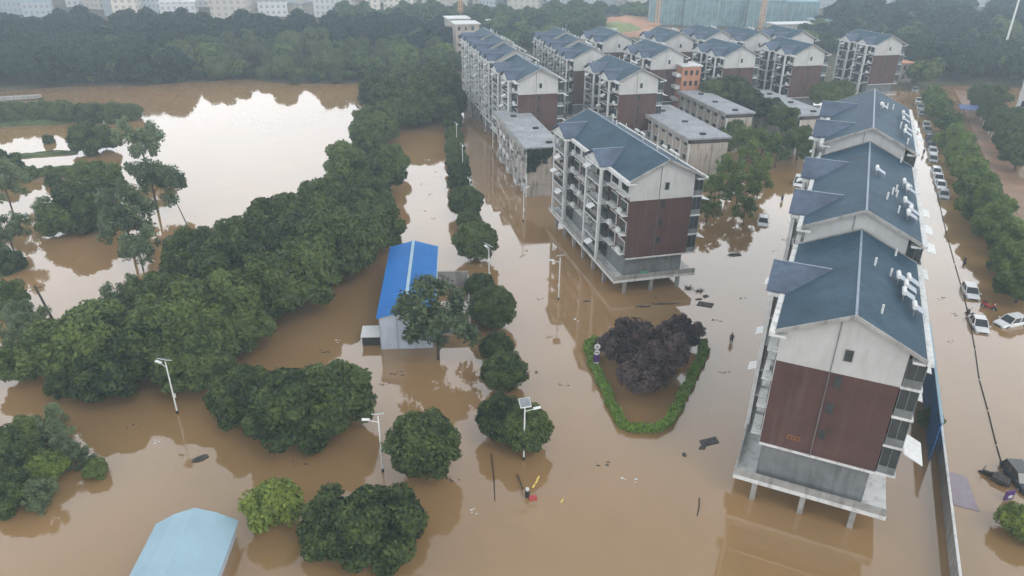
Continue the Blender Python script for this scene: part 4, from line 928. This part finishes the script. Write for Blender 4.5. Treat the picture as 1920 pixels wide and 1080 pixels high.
def put_car(k, x, y, ang, label, sink=.33, group='cars parked along the flooded street'):
    if k not in cars: cars[k] = c = car('parked_car' if 'van' not in k else 'parked_van', {'w': p_white, 's': p_silver, 'd': p_dark, 'g': p_grey}[k[0]], kind_='suv' if 'u' in k else 'sedan', **(dict(Hc=1.95, Lc=4.7) if 'van' in k else {}))
    else: c = copy_tree(cars[k])
    p = at(x, y, .4); c.location = (p.x, p.y, -sink); c.rotation_euler = (0, 0, R_(ang)); tag(c, label, 'van' if 'van' in k else 'car', group)
TW = -114.4
put_car('w_suv', 1820, 546, TW+6, 'white car facing the camera, farther of the near pair')
put_car('w_sedan', 1836, 606, TW+8, 'white car facing the camera behind the red scooter')
put_car('w_suv', 1896, 602, 197, 'white car standing sideways by the right edge')
put_car('d_suv', 1915, 895, TW+20, 'dark car cut by the right edge at the bottom', .3)
for k, x, y, lb in [('s_suv', 1770, 364, 'silver car nearest in the tight pair of the parked row'), ('w_sedan', 1764, 346, 'white car behind the silver one in the parked row'), ('w_suv', 1756, 321, 'white car standing alone in the middle of the parked row'),
                    ('s_sedan', 1750, 297, 'silver car behind the lone white one'), ('w_suv', 1749, 283, 'white car close in front of the black van'), ('d_uvan', 1743, 262, 'tall black van in the parked row'),
                    ('g_sedan', 1740, 243, 'grey car just behind the black van'), ('s_suv', 1737, 234, 'silver car two behind the black van'), ('g_suv', 1729, 212, 'dark grey car leading the far group of the row'), ('s_sedan', 1726, 200, 'silver car second in the far group of the row'), ('w_sedan', 1723, 188, 'white car at the head of the far group of the parked row'),
                    ('s_suv', 1716, 168, 'silver car beyond the far group of the row'), ('d_suv', 1713, 158, 'dark car near the far end of the street'), ('w_suv', 1706, 146, 'white car at the far end of the street, right side'), ('g_sedan', 1698, 150, 'grey car at the far end of the street, left side'), ('w_sedan', 1760, 333, 'white car between the tight pair and the lone white car'), ('d_sedan', 1746, 272, 'dark saloon tucked in front of the black van')]:
    put_car(k, x, y, TW + random.Random(x).uniform(-4, 4), lb)
put_car('w_uvan', 1497, 341, TW, 'white minivan standing in the water behind the middle block', .4, 'vehicles behind the middle block')
put_car('w_suv', 1431, 413, -108, 'white car half under water by the yard trees', .5, 'vehicles behind the middle block')
def scooter(paint):
    e = empty('motor_scooter')
    for x in (-.55, .6):
        w = MB().tube((x, -.06, .27), (x, .06, .27), .27, n=16).build('wheel', m_rubber, e); MB().tube((x, -.065, .27), (x, .065, .27), .14, n=12).build('rim', m_metal, w)
    MB().prism([(-.75, .5), (-.3, .35), (.3, .3), (.42, .45), (.5, .95), (.42, .97), (.28, .48), (-.15, .5), (-.25, .72), (-.75, .75)], -.17, .17).build('body', paint, e)
    MB().prism([(-.78, .752), (-.2, .722), (-.18, .80), (-.7, .85)], -.14, .14).build('seat', m_black, e)
    MB().tube((.42, -.33, 1.02), (.42, .33, 1.02), .025, n=8).tube((.5, 0, .6), (.42, 0, 1.0), .03, n=8).tube((.62, 0, .3), (.5, 0, .62), .04, n=8).build('handlebar', m_black, e)
    MB().tube((.5, 0, .85), (.56, 0, .85), .09, n=12).build('headlight', m_lampglass, e)
    for s in (-1, 1): MB().tube((.42, s*.28, 1.02), (.38, s*.33, 1.22), .012, n=6).box(.36, s*.33-.05, 1.2, .38, s*.33+.05, 1.3).build('mirror', m_black, e)
    return e
s1 = scooter(m_red); q = at(1853, 578); s1.location = (q.x, q.y, -.2); s1.rotation_euler = (0, 0, R_(-60)); tag(s1, 'red motor scooter standing between the white cars', 'scooter', 'scooters in the street'); s1.scale = (1.25,)*3
s2 = scooter(m_black); q = at(1808, 494); s2.location = (q.x, q.y, -.25); s2.rotation_euler = (0, 0, R_(60)); tag(s2, 'black motor scooter standing alone beyond the white cars', 'scooter', 'scooters in the street')
s3 = copy_tree(s2); q = at(1819, 592); s3.location = (q.x, q.y, -.25); s3.rotation_euler = (0, 0, R_(100)); s3['label'] = 'black scooter tucked against the white car near the sunken rail'
def tricycle():
    q = at(1862, 897); e = empty('cargo_tricycle', (q.x, q.y, -.35), R_(130)); tag(e, 'dark cargo tricycle half sunk near the right edge', 'tricycle')
    for x, y in ((1.0, 0), (-.7, .5), (-.7, -.5)):
        MB().tube((x, y-.05, .3), (x, y+.05, .3), .3, n=16).build('wheel', m_rubber, e)
    MB().box(-1.3, -.55, .45, .05, .55, .9).build('cargo_box', m_debris, e); MB().prism([(.051, .4), (.9, .35), (.95, .75), (.4, .8), (.2, .95), (.051, .95)], -.15, .15).build('body', m_black, e)
    MB().tube((.9, -.38, 1.1), (.9, .38, 1.1), .03, n=8).tube((1.0, 0, .3), (.9, 0, 1.1), .035, n=8).build('handlebar', m_black, e)
    s = at(1889, 938); g = empty('street_kiosk_sign', (s.x, s.y, 0), R_(15)); tag(g, 'small dark violet board with white mark at the end of the sunken rail', 'sign')
    MB().box(-.5, -.06, .1, .5, .06, 1.1).build('board', m_purple, g); MB().box(-.15, -.075, .3, .3, -.061, .6).build('mark', m_ac, g); MB().tube((0, 0, -1), (0, 0, .1), .06, n=8).build('post', m_metal, g)
tricycle()

# ---------------------------------------------------------------- people
def person_mesh(name, stride=.15, lean=.05, arms=.25, shirt=m_cloth):
    """one continuous skinned body, feet at z = 0"""
    V = []; E = []; Rr = []
    def v(p, r, par=None):
        V.append(p); Rr.append(r); i = len(V)-1
        if par is not None: E.append((par, i))
        return i
    pel = v((0, 0, .95), .15); ch = v((lean*.6, 0, 1.22), .155, pel); sh = v((lean, 0, 1.42), .13, ch); nk = v((lean+.01, 0, 1.52), .058, sh); hd = v((lean+.03, 0, 1.62), .095, nk); v((lean+.025, 0, 1.72), .08, hd)
    for s in (-1, 1):
        hp = v((0, s*.10, .88), .105, pel); kn = v((s*stride*.6+.05, s*.11, .5), .065, hp); an = v((s*stride*.9-.02, s*.11, .09), .042, kn); v((s*stride*.9+.14, s*.12, .04), .036, an)
        so = v((lean, s*.19, 1.40), .06, sh); el = v((lean-s*arms*.5+.02, s*.26, 1.13), .042, so); wr = v((lean-s*arms*.6+.16, s*.25, .93), .03, el); pm = v((lean-s*arms*.6+.19, s*.25, .86), .035, wr)
        for f in range(4):
            a = v((lean-s*arms*.6+.2+.018*(f-1.5), s*.25-.012*s, .80-.004*abs(f-1.5)), .010, pm); v((lean-s*arms*.6+.21+.018*(f-1.5), s*.24-.02*s, .765-.006*abs(f-1.5)), .008, a)
        th_ = v((lean-s*arms*.6+.235, s*.235, .835), .011, pm); v((lean-s*arms*.6+.25, s*.23, .80), .009, th_)
    me = bpy.data.meshes.new(name); me.from_pydata(V, E, []); o = bpy.data.objects.new(name, me); C.objects.link(o)
    md = o.modifiers.new('skin', 'SKIN'); md.use_smooth_shade = True
    for i, sv in enumerate(me.skin_vertices[0].data): sv.radius = (Rr[i], Rr[i]); sv.use_root = (i == 0)
    o.modifiers.new('sub', 'SUBSURF').levels = 1; o.modifiers['sub'].render_levels = 1
    dg = bpy.context.evaluated_depsgraph_get(); dg.update(); res = bpy.data.meshes.new_from_object(o.evaluated_get(dg)); bpy.data.objects.remove(o)
    for m in (shirt, m_cloth, m_skin): res.materials.append(m)
    for p in res.polygons:
        c = p.center; z = c.z
        p.material_index = 2 if z > 1.50 or (z < 1.05 and abs(c.y) > .215) else (1 if z < .98 else 0)
        p.use_smooth = True
    return res
def head_bits(e, lean):
    fx = lean + .03
    h = MB(); 
    for k in range(5):
        z = 1.64 + .03*k; r = [.108, .112, .104, .085, .05][k]; h.tube((fx-.02, 0, z), (fx-.022, 0, z+.031), r, [.112, .104, .085, .05, .012][k], 12)
    h.build('hair', m_hair, e)
    q = MB(); q.tube((fx+.085, 0, 1.60), (fx+.12, 0, 1.585), .016, .02, 6); q.build('nose', m_skin, e)
    q = MB()
    for s in (-1, 1): q.box(fx+.088, s*.036-.013, 1.618, fx+.102, s*.036+.013, 1.630)
    q.box(fx+.086, -.025, 1.550, fx+.10, .025, 1.558); q.build('eyes_and_mouth', m_hair, e)
    q = MB()
    for s in (-1, 1): q.box(fx-.015, s*.098-.012, 1.585, fx+.02, s*.098+.012, 1.645)
    q.build('ear', m_skin, e)
pm = [person_mesh('person', .18, .06, .22, m_cloth), person_mesh('person', .25, .10, .35, m_clothb)]
protos = []
def put_person(x, y, ang, sink, label, which=0):
    if len(protos) <= which:
        e = empty('person'); link('body', pm[which], e); head_bits(e, (.06, .10)[which]); protos.append(e)
    else: e = copy_tree(protos[which])
    p = at(x, y); e.location = (p.x, p.y, -sink); e.rotation_euler = (0, 0, R_(ang)); tag(e, label, 'person', 'people wading in the flood')
put_person(1371, 641, 250, .45, 'person in dark clothes wading left of the nearest block', 0)
put_person(1466, 378, 80, .45, 'person in blue wading between the yard and the terrace', 1)
for i, (x, y, a) in enumerate([(1722, 236, 60), (1707, 250, 70), (1721, 248, 250), (1716, 263, 240), (1731, 290, 70)]):
    put_person(x, y, a, .35, ['person wading farthest up the right hand street', 'person wading close to the terrace wall, upper left of the group', 'person wading in the middle of the street group', 'person wading at the front of the street group', 'person wading alone toward the parked cars'][i], i % 2)
for i, (x, y) in enumerate([(1834, 218), (1838, 226), (1843, 235), (1848, 244), (1853, 252), (1858, 257), (1864, 259)]):
    p = at(x, y); o = MB().tube((0, 0, -.5), (0, 0, .95), .14, .12, 10).tube((0, 0, .95), (0, 0, 1.05), .17, .10, 10).build('white_bollard', m_ac); o.location = (p.x, p.y, 0)
    tag(o, 'white bollard beside the dirt path near the blue canopy', 'bollard', 'white bollards along the dirt path')

# ---------------------------------------------------------------- dirt path, banks, bare earth
def strip(name, px, w, z, m):
    pts = [at(*q) for q in px]; mb = MB(); L = []; R2 = []
    for i, p in enumerate(pts):
        d = (pts[min(i+1, len(pts)-1)] - pts[max(i-1, 0)]).normalized(); n = Vector((-d.y, d.x, 0))*w/2; L.append((p + n)[:2]); R2.append((p - n)[:2])
    for i in range(len(pts)-1):
        mb.poly([(*L[i], z), (*L[i+1], z), (*R2[i+1], z), (*R2[i], z)])
    return tag(mb.build(name, m), kind='structure')
strip('path', [(1990, 470), (1950, 420), (1915, 372), (1885, 325), (1862, 282), (1846, 248), (1832, 218), (1820, 195), (1806, 170)], 5.0, .03, m_mud)
def bank(px, name='mud_bank', m=m_grass, h=.45, seed=0):
    rd = random.Random(seed); pts = [at(*q) for q in px]; c = sum(pts, Vector())/len(pts); mb = MB(); n = len(pts)
    out = []
    for i in range(n):
        for k in range(3):
            t = k/3; q = pts[i]*(1-t) + pts[(i+1) % n]*t; out.append(q + Vector((rd.uniform(-.4, .4), rd.uniform(-.8, .8), -.06)))
    inn = [c + (q - c)*.55 + Vector((0, 0, h*rd.uniform(.6, 1.2))) for q in out]; k = len(out)
    mb.add([q[:] for q in out] + [q[:] for q in inn], [(i, (i+1) % k, (i+1) % k + k, i+k) for i in range(k)] + [tuple(range(k, 2*k))])
    return tag(mb.build(name, m), kind='structure')
bank([(20, 292), (80, 284), (150, 280), (150, 288), (90, 293), (25, 299)], seed=1)
bank([(20, 322), (90, 312), (170, 305), (200, 318), (180, 335), (100, 340), (30, 338)], seed=2)
bank([(60, 325), (140, 318), (175, 330), (120, 342), (60, 340)], m=mat('brown_bank', (.16, .105, .065), .9, .2, .2), h=.7, seed=3)
bank([(-40, 205), (100, 195), (240, 200), (250, 222), (100, 235), (-40, 240)], h=.8, seed=4)
bank([(-40, 440), (30, 470), (60, 500), (20, 520), (-40, 525)], seed=5)
bank([(1085, 52), (1150, 40), (1240, 52), (1330, 66), (1500, 75), (1420, 84), (1200, 80), (1110, 72)], 'bare_earth', m_soil, h=2.0, seed=6)
bank([(1110, 40), (1180, 31), (1260, 40), (1250, 52), (1150, 56)], 'bare_earth', m_soil, h=3.0, seed=7)
bank([(1095, 62), (1160, 53), (1215, 62), (1150, 70)], 'grass_plot', mat('pale_grass', (.20, .23, .10), .9, .2, .05), h=4.4, seed=8)
for i, (x, y, r) in enumerate([(30, 212, 24), (75, 210, 24), (120, 212, 24), (165, 214, 24), (210, 214, 24), (-5, 214, 26), (245, 212, 20), (90, 325, 14), (115, 325, 14), (60, 325, 16), (150, 318, 12), (90, 262, 10), (100, 340, 14)]):
    tree_px('dense' if y < 250 else 'mid', x, y, r, 'low bush on the strip of bank left of the pond' if y < 250 else 'small bush on the grassy mud bank in the pond', 'bushes on the left bank' if y < 250 else 'bushes on the mud banks', hf=.5, cat='shrub', name='shrub')
p = at(15, 190); o = MB().slab([(-6, -1.2, .9), (7, 2.5, 1.2), (7, 4.8, 1.2), (-6, 1.1, .9)], .9).build('concrete_ramp', m_conc); o.location = (p.x, p.y, 0); tag(o, 'pale concrete slope on the bank at the left edge', 'ramp')
def white_boat():
    p = at(660, 148); e = empty('small_boat', (p.x, p.y, 0), R_(10)); tag(e, 'small pale boat by the far corner of the pond', 'boat')
    MB().add([(-1.8, -.6, .5), (1.4, -.6, .5), (2.2, 0, .6), (1.4, .6, .5), (-1.8, .6, .5), (-1.6, -.4, -.1), (1.2, -.4, -.1), (1.9, 0, -.1), (1.2, .4, -.1), (-1.6, .4, -.1)], [(0,1,6,5),(1,2,7,6),(2,3,8,7),(3,4,9,8),(4,0,5,9),(5,6,7,8,9)]).build('hull', m_ac, e)
    MB().box(-1.2, -.55, .5, .2, .55, 1.2).build('cabin', m_trim, e)
white_boat()

# ---------------------------------------------------------------- distant town
m_town = [facade_mat('pale_town_wall', (.50, .50, .49), (.28, .30, .32)), facade_mat('cream_town_wall', (.52, .47, .40), (.30, .29, .28), 3.6), facade_mat('grey_town_wall', (.38, .40, .42), (.22, .24, .26), 2.6)]
rt = random.Random(77)
tb = []
for i in range(300):
    x = rt.uniform(-60, 1990); y = rt.uniform(-24, 36 if x < 640 else 22) if not 1200 < x < 1530 else rt.uniform(-30, 4)
    p = at(x, y)
    if terrain_z(p.x, p.y) > 4: continue
    w = rt.uniform(8, 20); d = rt.uniform(8, 14); h = rt.choice([6, 8, 10, 12, 14, 18]) if rt.random() < .9 else rt.uniform(20, 34)
    h = min(h, 15)
    z = terrain_z(p.x, p.y); mb = MB(); mb.box(-w/2, -d/2, -3, w/2, d/2, h); mb.box(-w/2-.3, -d/2-.3, h, w/2+.3, d/2+.3, h+.5, 1); mb.box(-1.5, -1.5, h+.5, 2, 2, h+2.6, 0)
    o = mb.build('town_building', [rt.choice(m_town), rt.choice([m_flat, m_trim, m_ac, m_paleblue])]); o.location = (p.x, p.y, z); o.rotation_euler = (0, 0, rt.uniform(-.5, .5))
    tag(o, 'pale town building in the haze along the top of the view', 'building', 'hazy town buildings')
def netted(px, w, h, i):
    p = at(*px); e = empty('netted_building', (p.x, p.y, terrain_z(p.x, p.y)), R_(-6)); tag(e, ['leftmost green netted building under construction', 'second green netted building beside the left crane', 'third green netted building, widest one', 'fourth green netted building, left of the right crane', 'rightmost green netted building under construction'][i], 'building', 'buildings wrapped in green netting')
    MB().box(-w/2, 0, -3, w/2, 14, h).build('netting', m_net, e)
    q = MB()
    for x in np.arange(-w/2, w/2+.1, w/6): q.box(x-.12, -.2, -3, x+.12, -.01, h+.9)
    q.build('scaffold', m_metal, e)
    MB().box(-w/2+.5, .5, h, w/2-.5, 13.5, h+.8).build('deck', m_paleblue, e)
for i, (x, y, w, h) in enumerate([(1250, 50, 19, 12.5), (1312, 53, 17, 13), (1368, 54, 20, 12.5), (1432, 58, 18, 13), (1492, 58, 19, 12)]): netted((x, y), w, h, i)
def crane(px, h, jib, ang, lb):
    p = at(*px); e = empty('tower_crane', (p.x, p.y, terrain_z(p.x, p.y)), R_(ang)); tag(e, lb, 'crane', 'tower cranes')
    m = MB(); a = .8
    for x in (-a, a):
        for y in (-a, a): m.box(x-.14, y-.14, -3, x+.14, y+.14, h)
    for k in range(int(h/2)):
        z = k*2.0
        for s in (-a, a): m.tube((-a, s, z), (a, s, z+2), .08, n=5); m.tube((s, -a, z), (s, a, z+2), .08, n=5)
    m.build('mast', m_crane, e)
    j = MB()
    for y in (-.6, .6): j.box(-9, y-.12, h+.6, jib, y+.12, h+.85)
    for k in range(int(jib/2)): j.tube((k*2, -.6, h+.7), (k*2+1, 0, h+2), .06, n=5); j.tube((k*2+1, 0, h+2), (k*2+2, .6, h+.7), .06, n=5)
    j.build('jib', m_crane, e); MB().box(-.9, -.9, h, .9, .9, h+2.2).build('cab', m_trim, e); MB().box(-9, -.9, h-1.2, -6.8, .9, h+.55).build('counterweight', m_conc, e)
crane((864, 56), 36, 28, 40, 'tower crane behind the far end of the long left row'); crane((1230, 62), 38, 30, 160, 'tower crane at the left of the netted buildings'); crane((1424, 66), 40, 30, 20, 'tower crane in front of the netted buildings')
def right_tower():
    p = at(1889, 250); e = empty('tower_block', (p.x, p.y, 0), R_(-34)); tag(e, 'tall white apartment tower cut by the right edge', 'tower block')
    MB().box(0, 0, -2, 16, 14, 27).build('wall', m_white, e)
    MB().box(-.3, -.3, 27, 16.3, 14.3, 27.6).build('roof', m_flat, e)
    for k in range(9):
        for x in (1.6, 4.6, 8, 11, 14): MB().box(x-.7, -.05, k*3+.9, x+.7, -.002, k*3+2.3).build('window', m_glass, e)
        for y in (2, 5.5, 9, 12): MB().box(-.05, y-.7, k*3+.9, -.002, y+.7, k*3+2.3).build('window', m_glass, e)
    q = at(1775+100, 118); f = empty('tall_pole', (q.x, q.y, terrain_z(q.x, q.y))); tag(f, 'tall slim white mast rising from the wooded rise at the right', 'mast')
    MB().tube((0, 0, -2), (0, 0, 26), .42, .3, 10).build('pole', m_pole, f); MB().box(-.8, -.5, 26, .8, .5, 26.6).build('lamp_head', m_pole, f)
    b = at(1826, 204, 3); g = empty('blue_canopy', (b.x, b.y, 0), R_(-20)); tag(g, 'dark blue canopy beside the dirt path among the trees', 'canopy')
    MB().slab([(-3.5, -2.5, 3.1), (3.5, -2.5, 3.1), (3.5, 2.5, 3.5), (-3.5, 2.5, 3.5)], .15).build('roof', mat('navy_sheet', (.02, .06, .22), .5, .08, .5), g)
    for x in (-3.2, 3.2):
        for y in (-2.2, 2.2): MB().tube((x, y, -1), (x, y, 3.0), .07, n=8).build('post', m_metal, g)
right_tower()

# ---------------------------------------------------------------- haze
hz = MB().box(-1830, -1830, -3.0, 1830, 1830, 75)
m_haze = bpy.data.materials.new('haze_air'); m_haze.use_nodes = True
hn = m_haze.node_tree.nodes; hl = m_haze.node_tree.links; hn.clear()
ho = hn.new('ShaderNodeOutputMaterial'); pv = hn.new('ShaderNodeVolumePrincipled')
pv.inputs['Color'].default_value = (.72, .88, 1.0, 1); pv.inputs['Density'].default_value = 0.00062; pv.inputs['Anisotropy'].default_value = 0.0
hl.new(pv.outputs[0], ho.inputs['Volume'])
hzo = tag(hz.build('haze', m_haze), kind='stuff')
